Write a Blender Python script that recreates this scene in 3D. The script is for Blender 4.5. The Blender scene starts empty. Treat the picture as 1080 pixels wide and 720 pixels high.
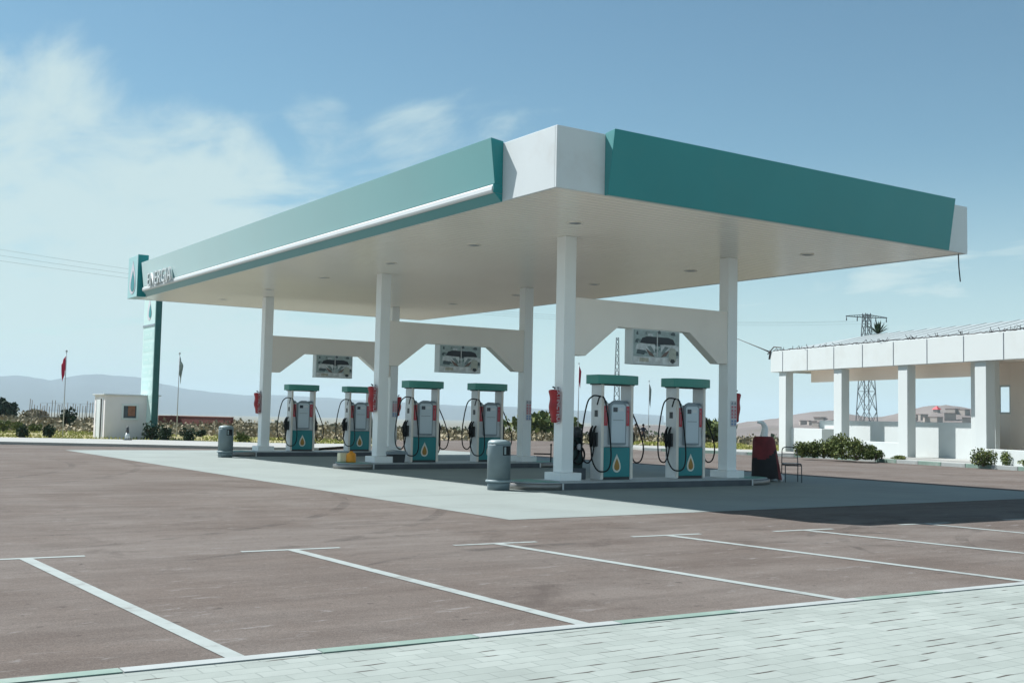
import bpy, math, random
from mathutils import Vector, Matrix, noise
random.seed(7)
R = math.radians
S = bpy.context.scene
COL = S.collection

# ------------------------------------------------------------------ camera
CF = Vector((0.55706963, 0.82775323, 0.0670673))
CR = Vector((0.82867228, -0.55935561, 0.02058016))
CU = Vector((-0.05454976, -0.04411223, 0.99753618))
CP = Vector((-14.1554508, -19.0694444, 1.31507548))
FPX = 1182.8955
def ray(u, v): return CF + CR * ((u - 540) / FPX) - CU * ((v - 360) / FPX)
GZ = -0.16
def G(u, v, z=GZ):                       # where a sight line meets the ground
    d = ray(u, v); return CP + d * ((z - CP.z) / d.z)
def AT(u, v, depth): return CP + ray(u, v) * depth
cam_d = bpy.data.cameras.new('camera'); cam = bpy.data.objects.new('camera', cam_d); COL.objects.link(cam)
cam.matrix_world = Matrix(((CR.x, CU.x, -CF.x, CP.x), (CR.y, CU.y, -CF.y, CP.y), (CR.z, CU.z, -CF.z, CP.z), (0, 0, 0, 1)))
cam_d.sensor_width = 36; cam_d.lens = FPX / 1080 * 36
cam_d.clip_start = .1; cam_d.clip_end = 60000
S.camera = cam

# ------------------------------------------------------------------ materials
def mat(name, col, rough=.6, var=.12, scale=3., metal=0., bump=0., bscale=40., spec=.5, dirt=None, dscale=.8, damt=.5, coords='Object'):
    m = bpy.data.materials.new(name); m.use_nodes = True
    nt = m.node_tree; N = nt.nodes; L = nt.links
    b = N['Principled BSDF']; b.inputs['Roughness'].default_value = rough; b.inputs['Metallic'].default_value = metal
    b.inputs['Specular IOR Level'].default_value = spec
    tc = N.new('ShaderNodeTexCoord')
    n = N.new('ShaderNodeTexNoise'); n.inputs['Scale'].default_value = scale; n.inputs['Detail'].default_value = 6
    L.new(tc.outputs[coords], n.inputs['Vector'])
    r = N.new('ShaderNodeValToRGB'); r.color_ramp.elements[0].position = .3; r.color_ramp.elements[1].position = .72
    c = Vector(col[:3])
    r.color_ramp.elements[0].color = (*(c * (1 - var)), 1); r.color_ramp.elements[1].color = (*(c * (1 + var)), 1)
    L.new(n.outputs['Fac'], r.inputs['Fac'])
    out = r.outputs['Color']
    if dirt:
        n2 = N.new('ShaderNodeTexNoise'); n2.inputs['Scale'].default_value = dscale; n2.inputs['Detail'].default_value = 8
        n2.inputs['Roughness'].default_value = .65
        L.new(tc.outputs[coords], n2.inputs['Vector'])
        r2 = N.new('ShaderNodeValToRGB'); r2.color_ramp.elements[0].position = .52; r2.color_ramp.elements[1].position = .72
        r2.color_ramp.elements[0].color = (0, 0, 0, 1); r2.color_ramp.elements[1].color = (damt, damt, damt, 1)
        L.new(n2.outputs['Fac'], r2.inputs['Fac'])
        mx = N.new('ShaderNodeMix'); mx.data_type = 'RGBA'
        L.new(r2.outputs['Color'], mx.inputs['Factor']); L.new(out, mx.inputs[6]); mx.inputs[7].default_value = (*dirt, 1)
        out = mx.outputs[2]
    L.new(out, b.inputs['Base Color'])
    if bump:
        n3 = N.new('ShaderNodeTexNoise'); n3.inputs['Scale'].default_value = bscale; n3.inputs['Detail'].default_value = 5
        L.new(tc.outputs[coords], n3.inputs['Vector'])
        bp = N.new('ShaderNodeBump'); bp.inputs['Strength'].default_value = bump; bp.inputs['Distance'].default_value = .02
        L.new(n3.outputs['Fac'], bp.inputs['Height']); L.new(bp.outputs['Normal'], b.inputs['Normal'])
    return m

M = {}
M['white'] = mat('white_paint', (.64, .68, .685), .42, .03, 1.2, dirt=(.5, .48, .45), dscale=1.3, damt=.35)
M['column'] = mat('column_cladding', (.88, .90, .90), .38, .02, 1.2, dirt=(.72, .72, .72), dscale=1.4, damt=.25)
M['soffit'] = mat('soffit_sheet', (.92, .875, .79), .24, .02, .6, spec=.75)
M['beam'] = mat('beam_paint', (.90, .83, .76), .45, .03, .8, dirt=(.66, .6, .55), dscale=.9, damt=.2)
M['teal'] = mat('teal_panel', (.006, .232, .24), .36, .05, .5, spec=.3, dirt=(.03, .24, .24), dscale=.9, damt=.35)
tb = M['teal'].node_tree.nodes['Principled BSDF']; tb.inputs['Sheen Weight'].default_value = .58; tb.inputs['Sheen Roughness'].default_value = .5; tb.inputs['Sheen Tint'].default_value = (1, 1, 1, 1)
M['tealpump'] = mat('teal_pump_paint', (.012, .23, .25), .32, .08, 2.)
M['tealhead'] = mat('teal_header', (.06, .29, .24), .4, .06, 2.)
M['lightteal'] = mat('pale_teal_panel', (.36, .60, .60), .35, .04, .8)
M['lightstrip'] = mat('white_tube', (.60, .63, .63), .3, .02, 1.)
M['pumpgrey'] = mat('pump_grey', (.66, .69, .72), .35, .05, 3., dirt=(.5, .35, .35), dscale=2., damt=.3)
M['pumplight'] = mat('pump_light', (.74, .74, .74), .4, .05, 3., dirt=(.55, .54, .52), dscale=2., damt=.3)
M['cream'] = mat('cream_trim', (.86, .78, .70), .4, .04, 3.)
M['display'] = mat('display_panel', (.58, .66, .72), .25, .05, 2.)
M['framegrey'] = mat('display_frame', (.24, .29, .33), .4, .06, 3.)
M['black'] = mat('black_rubber', (.010, .012, .014), .6, .2, 6., spec=.25)
M['dark'] = mat('dark_plastic', (.03, .035, .04), .4, .2, 5.)
M['screen'] = mat('screen_glass', (.02, .03, .05), .1, .1, 3.)
M['red'] = mat('red_card', (.60, .06, .08), .45, .12, 4.)
M['redvinyl'] = mat('red_vinyl', (.36, .012, .018), .38, .2, 6., bump=.3, bscale=14.)
M['pinkred'] = mat('sticker_red', (.55, .2, .24), .5, .1, 4.)
M['stickwhite'] = mat('sticker_white', (.62, .6, .64), .5, .05, 4.)
M['stickblue'] = mat('sticker_blue', (.2, .3, .5), .5, .1, 4.)
M['ochre'] = mat('ochre_drop', (.38, .2, .03), .4, .15, 6.)
M['dropwhite'] = mat('drop_outline', (.74, .74, .66), .4, .04, 6.)
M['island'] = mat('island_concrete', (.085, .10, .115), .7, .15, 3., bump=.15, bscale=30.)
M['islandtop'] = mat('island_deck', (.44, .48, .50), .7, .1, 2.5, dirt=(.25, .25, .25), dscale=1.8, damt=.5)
M['greentop'] = mat('green_deck_paint', (.12, .30, .25), .6, .15, 4., dirt=(.4, .4, .38), dscale=3., damt=.6)
M['steel'] = mat('brushed_steel', (.30, .29, .28), .45, .1, 8., metal=.6)
M['galv'] = mat('galvanised', (.30, .33, .36), .5, .15, 8., metal=.3)
M['bin'] = mat('bin_grey', (.15, .20, .22), .45, .1, 4., bump=.1, bscale=30.)
M['binlip'] = mat('bin_lip', (.24, .31, .33), .45, .08, 4.)
M['orange'] = mat('orange_can', (.78, .30, .01), .4, .12, 8.)
M['canwhite'] = mat('yellowed_can', (.72, .66, .46), .45, .06, 5.)
M['wallwhite'] = mat('white_render', (.55, .59, .585), .85, .03, .6, bump=.1, bscale=25., dirt=(.40, .40, .37), dscale=.6, damt=.35)
M['wallwarm'] = mat('cream_render', (.86, .77, .69), .85, .03, .6, bump=.1, bscale=25.)
M['hutwall'] = mat('hut_panel', (.74, .70, .71), .7, .03, .8)
M['roofwhite'] = mat('white_sheet_roof', (.33, .37, .37), .5, .04, .5)
M['kerbstone'] = mat('kerb_stone', (.60, .60, .57), .85, .08, 2., bump=.2, bscale=40.)
M['brick'] = mat('red_brick', (.16, .055, .045), .9, .2, 3., bump=.3, bscale=12.)
M['pole'] = mat('pole_grey', (.42, .44, .46), .5, .1, 3.)
M['lattice'] = mat('tower_steel', (.10, .12, .14), .6, .15, .5)
M['flagred'] = mat('flag_red', (.42, .008, .05), .7, .1, 4.)
M['flagpale'] = mat('flag_faded', (.24, .30, .30), .7, .2, 4.)
M['glass'] = mat('window_glass', (.05, .07, .08), .08, .1, 2.)
M['curtain'] = mat('orange_curtain', (.30, .14, .09), .9, .3, 6.)
M['skin'] = mat('skin', (.22, .12, .08), .6, .1, 5.)
M['bark'] = mat('bark', (.10, .07, .05), .9, .2, 8.)
M['wood'] = mat('grey_wood', (.20, .17, .14), .9, .2, 8.)
M['alu'] = mat('aluminium', (.62, .64, .66), .35, .04, 3., metal=.5)
M['chair'] = mat('chair_tube', (.05, .06, .07), .4, .1, 5., metal=.4)
M['sky_blue_box'] = mat('blue_box', (.25, .45, .65), .6, .1, 4.)
M['rebar'] = mat('rusty_wire', (.05, .045, .045), .7, .2, 6.)

def leafmat(name, c0, c1, c2):
    m = bpy.data.materials.new(name); m.use_nodes = True
    nt = m.node_tree; N = nt.nodes; L = nt.links; b = N['Principled BSDF']
    b.inputs['Roughness'].default_value = .75; b.inputs['Specular IOR Level'].default_value = .25
    at = N.new('ShaderNodeAttribute'); at.attribute_name = 'tone'
    r = N.new('ShaderNodeValToRGB'); e = r.color_ramp.elements
    e[0].color = (*c0, 1); e[1].color = (*c2, 1); k = e.new(.5); k.color = (*c1, 1)
    L.new(at.outputs['Fac'], r.inputs['Fac']); L.new(r.outputs['Color'], b.inputs['Base Color'])
    return m
M['leaf'] = leafmat('shrub_leaf', (.035, .06, .02), (.10, .135, .04), (.24, .25, .08))
M['leafdark'] = leafmat('dark_leaf', (.012, .028, .02), (.025, .05, .03), (.05, .08, .04))
M['scrub'] = leafmat('dry_scrub', (.11, .10, .06), (.25, .215, .135), (.42, .36, .25))
M['grassy'] = leafmat('yellow_grass', (.16, .185, .04), (.32, .335, .09), (.50, .47, .17))
M['trees'] = leafmat('far_foliage', (.03, .045, .025), (.06, .08, .045), (.10, .12, .07))

# asphalt: worn reddish grey with pale scuffs, faint dark tyre streaks
def asphalt():
    m = bpy.data.materials.new('worn_asphalt'); m.use_nodes = True
    nt = m.node_tree; N = nt.nodes; L = nt.links; b = N['Principled BSDF']
    b.inputs['Roughness'].default_value = .9; b.inputs['Specular IOR Level'].default_value = .1
    tc = N.new('ShaderNodeTexCoord')
    def nz(scale, det=6, rough=.6, vec=None, dist=0):
        n = N.new('ShaderNodeTexNoise'); n.inputs['Scale'].default_value = scale; n.inputs['Detail'].default_value = det
        n.inputs['Roughness'].default_value = rough; n.inputs['Distortion'].default_value = dist
        L.new(vec or tc.outputs['Object'], n.inputs['Vector']); return n.outputs['Fac']
    def ramp(f, p0, p1, c0, c1):
        r = N.new('ShaderNodeValToRGB'); r.color_ramp.elements[0].position = p0; r.color_ramp.elements[1].position = p1
        r.color_ramp.elements[0].color = (*c0, 1); r.color_ramp.elements[1].color = (*c1, 1); L.new(f, r.inputs['Fac']); return r.outputs['Color']
    def mix(f, a, bb):
        x = N.new('ShaderNodeMix'); x.data_type = 'RGBA'
        L.new(f, x.inputs['Factor']); L.new(a, x.inputs[6])
        if isinstance(bb, tuple): x.inputs[7].default_value = (*bb, 1)
        else: L.new(bb, x.inputs[7])
        return x.outputs[2]
    mp = N.new('ShaderNodeMapping'); mp.inputs['Scale'].default_value = (.25, 1.6, 1); mp.inputs['Rotation'].default_value = (0, 0, R(6)); L.new(tc.outputs['Object'], mp.inputs['Vector'])
    base = ramp(nz(.35, 8, .65), .40, .60, A0, A1)
    streak = ramp(nz(1.5, 10, .72, mp.outputs['Vector'], .3), .40, .62, (.88, .865, .86), (1.10, 1.095, 1.09))
    mul = N.new('ShaderNodeMix'); mul.data_type = 'RGBA'; mul.blend_type = 'MULTIPLY'; mul.inputs['Factor'].default_value = 1
    L.new(base, mul.inputs[6]); L.new(streak, mul.inputs[7])
    fine = ramp(nz(90, 4, .7), .3, .72, (.55, .55, .55), (1.45, 1.43, 1.4))
    mul2 = N.new('ShaderNodeMix'); mul2.data_type = 'RGBA'; mul2.blend_type = 'MULTIPLY'; mul2.inputs['Factor'].default_value = .8
    L.new(mul.outputs[2], mul2.inputs[6]); L.new(fine, mul2.inputs[7])
    mp2 = N.new('ShaderNodeMapping'); mp2.inputs['Scale'].default_value = (1.1, 3.2, 1); mp2.inputs['Rotation'].default_value = (0, 0, R(-25)); L.new(tc.outputs['Object'], mp2.inputs['Vector'])
    scuff = ramp(nz(2.3, 10, .74, mp2.outputs['Vector'], .5), .585, .68, (0, 0, 0), (.8, .8, .8))
    c = mix(scuff, mul2.outputs[2], (.235, .222, .212))
    stain = ramp(nz(.8, 8, .68, None, .6), .58, .70, (0, 0, 0), (.5, .5, .5))
    c = mix(stain, c, (.062, .05, .045))
    dots = ramp(nz(7, 2, .5), .70, .74, (0, 0, 0), (.6, .6, .6)); c = mix(dots, c, (.05, .043, .04))
    chips = ramp(nz(11, 3, .6, mp2.outputs['Vector']), .69, .74, (0, 0, 0), (.6, .6, .6)); c = mix(chips, c, (.27, .26, .25))
    L.new(c, b.inputs['Base Color'])
    bp = N.new('ShaderNodeBump'); bp.inputs['Strength'].default_value = .45; bp.inputs['Distance'].default_value = .006
    L.new(nz(120, 3, .6), bp.inputs['Height']); L.new(bp.outputs['Normal'], b.inputs['Normal'])
    return m
A0, A1 = (.126, .106, .095), (.156, .138, .127)
M['asphalt'] = asphalt()
M['concrete'] = mat('apron_concrete', (.25, .286, .275), .8, .08, .45, bump=.12, bscale=60., dirt=(.19, .212, .20), dscale=.7, damt=.4, spec=.3)
M['pave'] = mat('pale_pavement', (.34, .345, .33), .85, .08, .5, bump=.1, bscale=30., spec=.3)
M['linepaint'] = mat('line_paint', (.31, .345, .335), .75, .08, 6., dirt=(.15, .14, .13), dscale=3.5, damt=.75, spec=.3)
M['kerbwhite'] = mat('kerb_white_paint', (.33, .36, .355), .75, .08, 4., dirt=(.22, .22, .21), dscale=3., damt=.35)
M['kerbgreen'] = mat('kerb_green_paint', (.19, .275, .235), .75, .12, 4., dirt=(.30, .32, .30), dscale=4., damt=.7)
M['earth'] = mat('dry_earth', (.19, .17, .125), .95, .2, .03, bump=.5, bscale=.6, dirt=(.13, .135, .085), dscale=.02, damt=.7, spec=.1)
M['verge'] = mat('verge_soil', (.28, .255, .13), .95, .2, .35, bump=.4, bscale=5., dirt=(.38, .32, .22), dscale=.5, damt=.7, spec=.1)
M['mountain'] = mat('mountain_rock', (.085, .10, .115), .95, .2, .0006, spec=.1)
M['hill'] = mat('hill_soil', (.20, .175, .165), .95, .25, .004, dirt=(.14, .13, .10), dscale=.03, damt=.7, spec=.1)

def pavers():
    m = bpy.data.materials.new('concrete_pavers'); m.use_nodes = True
    nt = m.node_tree; N = nt.nodes; L = nt.links; b = N['Principled BSDF']
    b.inputs['Roughness'].default_value = .85; b.inputs['Specular IOR Level'].default_value = .25
    tc = N.new('ShaderNodeTexCoord')
    nd = N.new('ShaderNodeTexNoise'); nd.inputs['Scale'].default_value = 6; nd.inputs['Detail'].default_value = 3
    L.new(tc.outputs['Object'], nd.inputs['Vector'])
    wob = N.new('ShaderNodeMix'); wob.data_type = 'RGBA'; wob.blend_type = 'LINEAR_LIGHT'; wob.inputs['Factor'].default_value = .012
    L.new(tc.outputs['Object'], wob.inputs[6]); L.new(nd.outputs['Color'], wob.inputs[7])
    br = N.new('ShaderNodeTexBrick'); br.inputs['Scale'].default_value = 1.0
    br.inputs['Brick Width'].default_value = .24; br.inputs['Row Height'].default_value = .12; br.inputs['Mortar Size'].default_value = .0055
    br.inputs['Mortar Smooth'].default_value = .25; br.inputs['Bias'].default_value = 0
    br.inputs['Color1'].default_value = (.285, .32, .30, 1); br.inputs['Color2'].default_value = (.325, .36, .34, 1); br.inputs['Mortar'].default_value = (.235, .265, .25, 1)
    L.new(wob.outputs[2], br.inputs['Vector'])
    n = N.new('ShaderNodeTexNoise'); n.inputs['Scale'].default_value = 5.5; n.inputs['Detail'].default_value = 4; n.inputs['Roughness'].default_value = .6
    L.new(tc.outputs['Object'], n.inputs['Vector'])
    rr = N.new('ShaderNodeValToRGB'); rr.color_ramp.elements[0].position = .55; rr.color_ramp.elements[1].position = .60
    rr.color_ramp.elements[0].color = (.0, .0, .0, 1); rr.color_ramp.elements[1].color = (.95, .95, .95, 1)
    L.new(n.outputs['Fac'], rr.inputs['Fac'])
    b2 = N.new('ShaderNodeTexBrick'); b2.inputs['Scale'].default_value = 1.0; b2.inputs['Brick Width'].default_value = 400.; b2.inputs['Row Height'].default_value = .12; b2.inputs['Mortar Size'].default_value = .010; b2.inputs['Mortar Smooth'].default_value = .1
    L.new(wob.outputs[2], b2.inputs['Vector'])
    mpd = N.new('ShaderNodeMapping'); mpd.inputs['Scale'].default_value = (2.6, 9, 1); L.new(tc.outputs['Object'], mpd.inputs['Vector']); L.new(mpd.outputs['Vector'], n.inputs['Vector']); n.inputs['Scale'].default_value = 1.0; n.inputs['Detail'].default_value = 1.5
    mm = N.new('ShaderNodeMath'); mm.operation = 'MULTIPLY'; L.new(b2.outputs['Fac'], mm.inputs[0]); L.new(rr.outputs['Color'], mm.inputs[1])
    mx = N.new('ShaderNodeMix'); mx.data_type = 'RGBA'; L.new(mm.outputs[0], mx.inputs['Factor']); L.new(br.outputs['Color'], mx.inputs[6]); mx.inputs[7].default_value = (.055, .046, .04, 1)
    n2 = N.new('ShaderNodeTexNoise'); n2.inputs['Scale'].default_value = 1.1; n2.inputs['Detail'].default_value = 9; n2.inputs['Roughness'].default_value = .7
    L.new(tc.outputs['Object'], n2.inputs['Vector'])
    r2 = N.new('ShaderNodeValToRGB'); r2.color_ramp.elements[0].position = .3; r2.color_ramp.elements[1].position = .7
    r2.color_ramp.elements[0].color = (.84, .84, .83, 1); r2.color_ramp.elements[1].color = (1.08, 1.08, 1.07, 1); L.new(n2.outputs['Fac'], r2.inputs['Fac'])
    ml = N.new('ShaderNodeMix'); ml.data_type = 'RGBA'; ml.blend_type = 'MULTIPLY'; ml.inputs['Factor'].default_value = 1
    L.new(mx.outputs[2], ml.inputs[6]); L.new(r2.outputs['Color'], ml.inputs[7]); L.new(ml.outputs[2], b.inputs['Base Color'])
    bp = N.new('ShaderNodeBump'); bp.inputs['Strength'].default_value = .25; bp.inputs['Distance'].default_value = .004; bp.invert = True
    L.new(br.outputs['Fac'], bp.inputs['Height']); L.new(bp.outputs['Normal'], b.inputs['Normal'])
    return m
M['paver'] = pavers()

# ------------------------------------------------------------------ mesh builder
class MB:
    def __init__(s): s.v = []; s.f = []; s.m = []; s.sm = []; s.tone = []
    def add(s, vs, fs, m=0, smooth=False):
        o = len(s.v); s.v += [tuple(x) for x in vs]
        for f in fs: s.f.append([o + i for i in f]); s.m.append(m); s.sm.append(smooth)
        return s
    def box(s, x0, x1, y0, y1, z0, z1, m=0, T=None):
        vs = [Vector((x, y, z)) for z in (z0, z1) for y in (y0, y1) for x in (x0, x1)]
        if T: vs = [T @ v for v in vs]
        return s.add(vs, [(0, 2, 3, 1), (4, 5, 7, 6), (0, 1, 5, 4), (1, 3, 7, 5), (3, 2, 6, 7), (2, 0, 4, 6)], m)
    def prism(s, poly, a0, a1, axis='y', m=0):   # poly in the two other axes, ccw
        def P(p, a): return {'y': (p[0], a, p[1]), 'x': (a, p[0], p[1]), 'z': (p[0], p[1], a)}[axis]
        n = len(poly); vs = [P(p, a0) for p in poly] + [P(p, a1) for p in poly]
        fs = [tuple(range(n)), tuple(range(2 * n - 1, n - 1, -1))] + [(i, i + n, (i + 1) % n + n, (i + 1) % n) for i in range(n)]
        return s.add(vs, fs, m)
    def tube(s, pts, r, n=8, m=0, cap=True):
        pts = [Vector(p) for p in pts]; rs = r if isinstance(r, (list, tuple)) else [r] * len(pts)
        vs = []; up = None
        for i, p in enumerate(pts):
            t = (pts[min(i + 1, len(pts) - 1)] - pts[max(i - 1, 0)]).normalized()
            if up is None: up = t.orthogonal().normalized()
            up = (up - t * up.dot(t)).normalized(); b = t.cross(up)
            vs += [p + (up * math.cos(2 * math.pi * k / n) + b * math.sin(2 * math.pi * k / n)) * rs[i] for k in range(n)]
        fs = []
        for i in range(len(pts) - 1):
            for k in range(n): fs.append((i * n + k, i * n + (k + 1) % n, (i + 1) * n + (k + 1) % n, (i + 1) * n + k))
        if cap: fs += [tuple(range(n - 1, -1, -1)), tuple(range((len(pts) - 1) * n, len(pts) * n))]
        return s.add(vs, fs, m, n > 5)
    def lathe(s, prof, n=24, c=(0, 0, 0), m=0, smooth=True):
        vs = []
        for r, z in prof: vs += [(c[0] + r * math.cos(2 * math.pi * k / n), c[1] + r * math.sin(2 * math.pi * k / n), c[2] + z) for k in range(n)]
        fs = []
        for i in range(len(prof) - 1):
            for k in range(n): fs.append((i * n + k, i * n + (k + 1) % n, (i + 1) * n + (k + 1) % n, (i + 1) * n + k))
        fs += [tuple(range(n - 1, -1, -1)), tuple(range((len(prof) - 1) * n, len(prof) * n))]
        return s.add(vs, fs, m, smooth)
    def leaf(s, p, size, tone, nrm=None, m=0, asp=1.):
        d = Vector((random.gauss(0, 1), random.gauss(0, 1), random.gauss(0, .7) + .4)).normalized() if nrm is None else nrm
        a = d.orthogonal().normalized(); a.rotate(Matrix.Rotation(random.random() * 6.28, 3, d)); b = d.cross(a)
        o = len(s.v); w = size * .5; h = size * .5 * asp
        s.v += [tuple(p - a * w), tuple(p - b * h * .6 + a * w * .2), tuple(p + a * w), tuple(p + b * h)]
        s.f.append([o, o + 1, o + 2, o + 3]); s.m.append(m); s.sm.append(False)
        s.tone.append(tone)
    def blade(s, p, h, w, tone, lean=.35, m=0):
        a = random.random() * 6.28; d = Vector((math.cos(a), math.sin(a), 0)) * w
        t = Vector((random.gauss(0, lean), random.gauss(0, lean), 1)) * h
        o = len(s.v); s.v += [tuple(p - d), tuple(p + d), tuple(p + t)]
        s.f.append([o, o + 1, o + 2]); s.m.append(m); s.sm.append(False); s.tone.append(tone)
    def build(s, name, mats, parent=None, bevel=0., seg=2):
        me = bpy.data.meshes.new(name); me.from_pydata(s.v, [], s.f)
        for m in (mats if isinstance(mats, (list, tuple)) else [mats]): me.materials.append(M[m] if isinstance(m, str) else m)
        me.polygons.foreach_set('material_index', s.m); me.polygons.foreach_set('use_smooth', s.sm)
        if s.tone and len(s.tone) == len(s.f):
            a = me.attributes.new('tone', 'FLOAT', 'FACE'); a.data.foreach_set('value', s.tone)
        me.update(); o = bpy.data.objects.new(name, me); COL.objects.link(o)
        if parent: o.parent = parent
        if bevel:
            b = o.modifiers.new('edge', 'BEVEL'); b.width = bevel; b.segments = seg; b.limit_method = 'ANGLE'; b.angle_limit = R(40)
        return o
def tag(o, label=None, cat=None, group=None, kind=None):
    if label: o['label'] = label
    if cat: o['category'] = cat
    if group: o['group'] = group
    if kind: o['kind'] = kind
    return o
def thing(name, label, cat, loc=(0, 0, 0), rz=0, group=None):
    o = bpy.data.objects.new(name, None); COL.objects.link(o); o.location = loc; o.rotation_euler = (0, 0, rz)
    o.empty_display_size = .2
    return tag(o, label, cat, group)
def dup(root, loc, rz=None, label=None):
    def cp(o, p):
        c = o.copy(); COL.objects.link(c); c.parent = p
        for ch in list(o.children): cp(ch, c)
        return c
    kids = list(root.children); r = root.copy(); COL.objects.link(r); r.location = loc
    if rz is not None: r.rotation_euler = (0, 0, rz)
    if label: r['label'] = label
    for k in kids: cp(k, r)
    return r
def text(name, body, size, m, parent, mw, depth=.004, spacing=1.):
    cu = bpy.data.curves.new(name, 'FONT'); cu.body = body; cu.size = size; cu.extrude = depth; cu.align_x = 'CENTER'; cu.align_y = 'CENTER'; cu.space_character = spacing
    t = bpy.data.objects.new(name, cu); COL.objects.link(t)
    dg = bpy.context.evaluated_depsgraph_get(); me = bpy.data.meshes.new_from_object(t.evaluated_get(dg))
    bpy.data.objects.remove(t); me.materials.clear(); me.materials.append(M[m]); me.transform(mw)
    o = bpy.data.objects.new(name, me); COL.objects.link(o); o.parent = parent
    return o
def ngon(me_name, pts, z, m, kind='structure', parent=None):
    b = MB(); b.add([(p[0], p[1], z) for p in pts], [tuple(range(len(pts)))])
    o = b.build(me_name, m, parent)
    if kind: o['kind'] = kind
    return o
def ccw(pts):
    a = sum(pts[i][0] * pts[(i + 1) % len(pts)][1] - pts[(i + 1) % len(pts)][0] * pts[i][1] for i in range(len(pts)))
    return pts if a > 0 else pts[::-1]

# ------------------------------------------------------------------ sun, sky, exposure
SUN = Vector((-.40, .68, 1.0)).normalized()
sl = bpy.data.lights.new('sun', 'SUN'); sl.energy = 5.0; sl.angle = R(.53); sl.color = (1.0, .99, .965)
so = bpy.data.objects.new('sun', sl); COL.objects.link(so); so.rotation_euler = SUN.to_track_quat('Z', 'Y').to_euler(); so.location = (0, 0, 60)
W = bpy.data.worlds.new('World'); S.world = W; W.use_nodes = True
nt = W.node_tree; N = nt.nodes; L = nt.links; N.clear()
out = N.new('ShaderNodeOutputWorld')
sky = N.new('ShaderNodeTexSky'); sky.sky_type = 'NISHITA'; sky.sun_disc = False
sky.sun_elevation = math.asin(SUN.z); sky.sun_rotation = math.atan2(SUN.x, SUN.y)
sky.altitude = 500; sky.air_density = 1.0; sky.dust_density = .6; sky.ozone_density = 1.6
bg = N.new('ShaderNodeBackground'); bg.inputs['Strength'].default_value = .0665
bc = N.new('ShaderNodeBackground'); bc.inputs['Color'].default_value = (.415, .512, .512, 1); bc.inputs['Strength'].default_value = 1.0
mxs = N.new('ShaderNodeMixShader')
tc = N.new('ShaderNodeTexCoord')
def math_(op, a, b=None, clamp=False):
    n = N.new('ShaderNodeMath'); n.operation = op; n.use_clamp = clamp
    for i, x in enumerate((a, b)):
        if x is None: continue
        if isinstance(x, (int, float)): n.inputs[i].default_value = x
        else: L.new(x, n.inputs[i])
    return n.outputs[0]
sep = N.new('ShaderNodeSeparateXYZ'); L.new(tc.outputs['Generated'], sep.inputs[0])
zc = math_('ADD', math_('MAXIMUM', sep.outputs['Z'], 0), .10)
cmb = N.new('ShaderNodeCombineXYZ')
L.new(math_('DIVIDE', sep.outputs['X'], zc), cmb.inputs[0]); L.new(math_('DIVIDE', sep.outputs['Y'], zc), cmb.inputs[1])
mp = N.new('ShaderNodeMapping'); mp.inputs['Rotation'].default_value = (0, 0, R(35)); mp.inputs['Scale'].default_value = (1.1, .62, 1); mp.inputs['Location'].default_value = (3.1, 1.7, 0)
L.new(cmb.outputs[0], mp.inputs['Vector'])
cn = N.new('ShaderNodeTexNoise'); cn.inputs['Scale'].default_value = 2.1; cn.inputs['Detail'].default_value = 9; cn.inputs['Roughness'].default_value = .60; cn.inputs['Distortion'].default_value = .5
L.new(mp.outputs['Vector'], cn.inputs['Vector'])
blobs = [(150, 300, 190, .95), (300, 330, 150, .8), (20, 260, 190, .82), (420, 300, 120, .55), (-20, 118, 70, .72), (60, 215, 120, .68), (40, 320, 170, .95), (190, 215, 90, .6), (180, 300, 150, .75), (250, 190, 60, .75), (350, 235, 110, .55), (440, 160, 70, .5), (335, 120, 40, .42),
         (480, 250, 160, .42), (620, 330, 150, .38), (960, 305, 75, .62), (830, 330, 140, .40), (1100, 330, 90, .4), (-250, 250, 220, .9), (-600, 200, 300, .8), (1500, 150, 200, .6), (350, 400, 200, .55)]
acc = None
for (u, v, rad, w) in blobs:
    d = ray(u, v).normalized(); c0 = math.cos(rad / FPX); 
    dp = N.new('ShaderNodeVectorMath'); dp.operation = 'DOT_PRODUCT'; L.new(tc.outputs['Generated'], dp.inputs[0]); dp.inputs[1].default_value = d
    mr = N.new('ShaderNodeMapRange'); mr.interpolation_type = 'SMOOTHSTEP'
    mr.inputs['From Min'].default_value = math.cos(1.35 * rad / FPX); mr.inputs['From Max'].default_value = math.cos(.25 * rad / FPX)
    mr.inputs['To Min'].default_value = 0; mr.inputs['To Max'].default_value = w
    L.new(dp.outputs['Value'], mr.inputs['Value'])
    acc = mr.outputs[0] if acc is None else math_('MAXIMUM', acc, mr.outputs[0])
for (dv, ang, w) in (((-.45, -.80, .40), 50, .55), ((.75, -.55, .35), 42, .5), ((-.9, .1, .35), 34, .6)):       # unseen cloud banks behind and beside the viewer, added to lift the fill light
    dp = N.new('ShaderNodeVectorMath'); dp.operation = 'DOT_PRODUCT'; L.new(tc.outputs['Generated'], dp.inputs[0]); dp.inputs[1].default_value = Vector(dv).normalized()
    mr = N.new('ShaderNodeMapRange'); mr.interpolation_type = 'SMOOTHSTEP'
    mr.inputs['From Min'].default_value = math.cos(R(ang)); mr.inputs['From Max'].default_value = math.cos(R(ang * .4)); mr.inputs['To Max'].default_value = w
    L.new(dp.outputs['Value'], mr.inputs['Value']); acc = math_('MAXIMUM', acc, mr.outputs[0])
# cloud amount: where the drifts lie, broken up by the noise
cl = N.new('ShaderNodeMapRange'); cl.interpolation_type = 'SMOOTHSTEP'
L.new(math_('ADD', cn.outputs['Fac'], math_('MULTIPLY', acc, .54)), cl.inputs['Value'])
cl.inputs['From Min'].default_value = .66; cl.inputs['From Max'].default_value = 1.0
cl.inputs['To Min'].default_value = 0; cl.inputs['To Max'].default_value = .88
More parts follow.
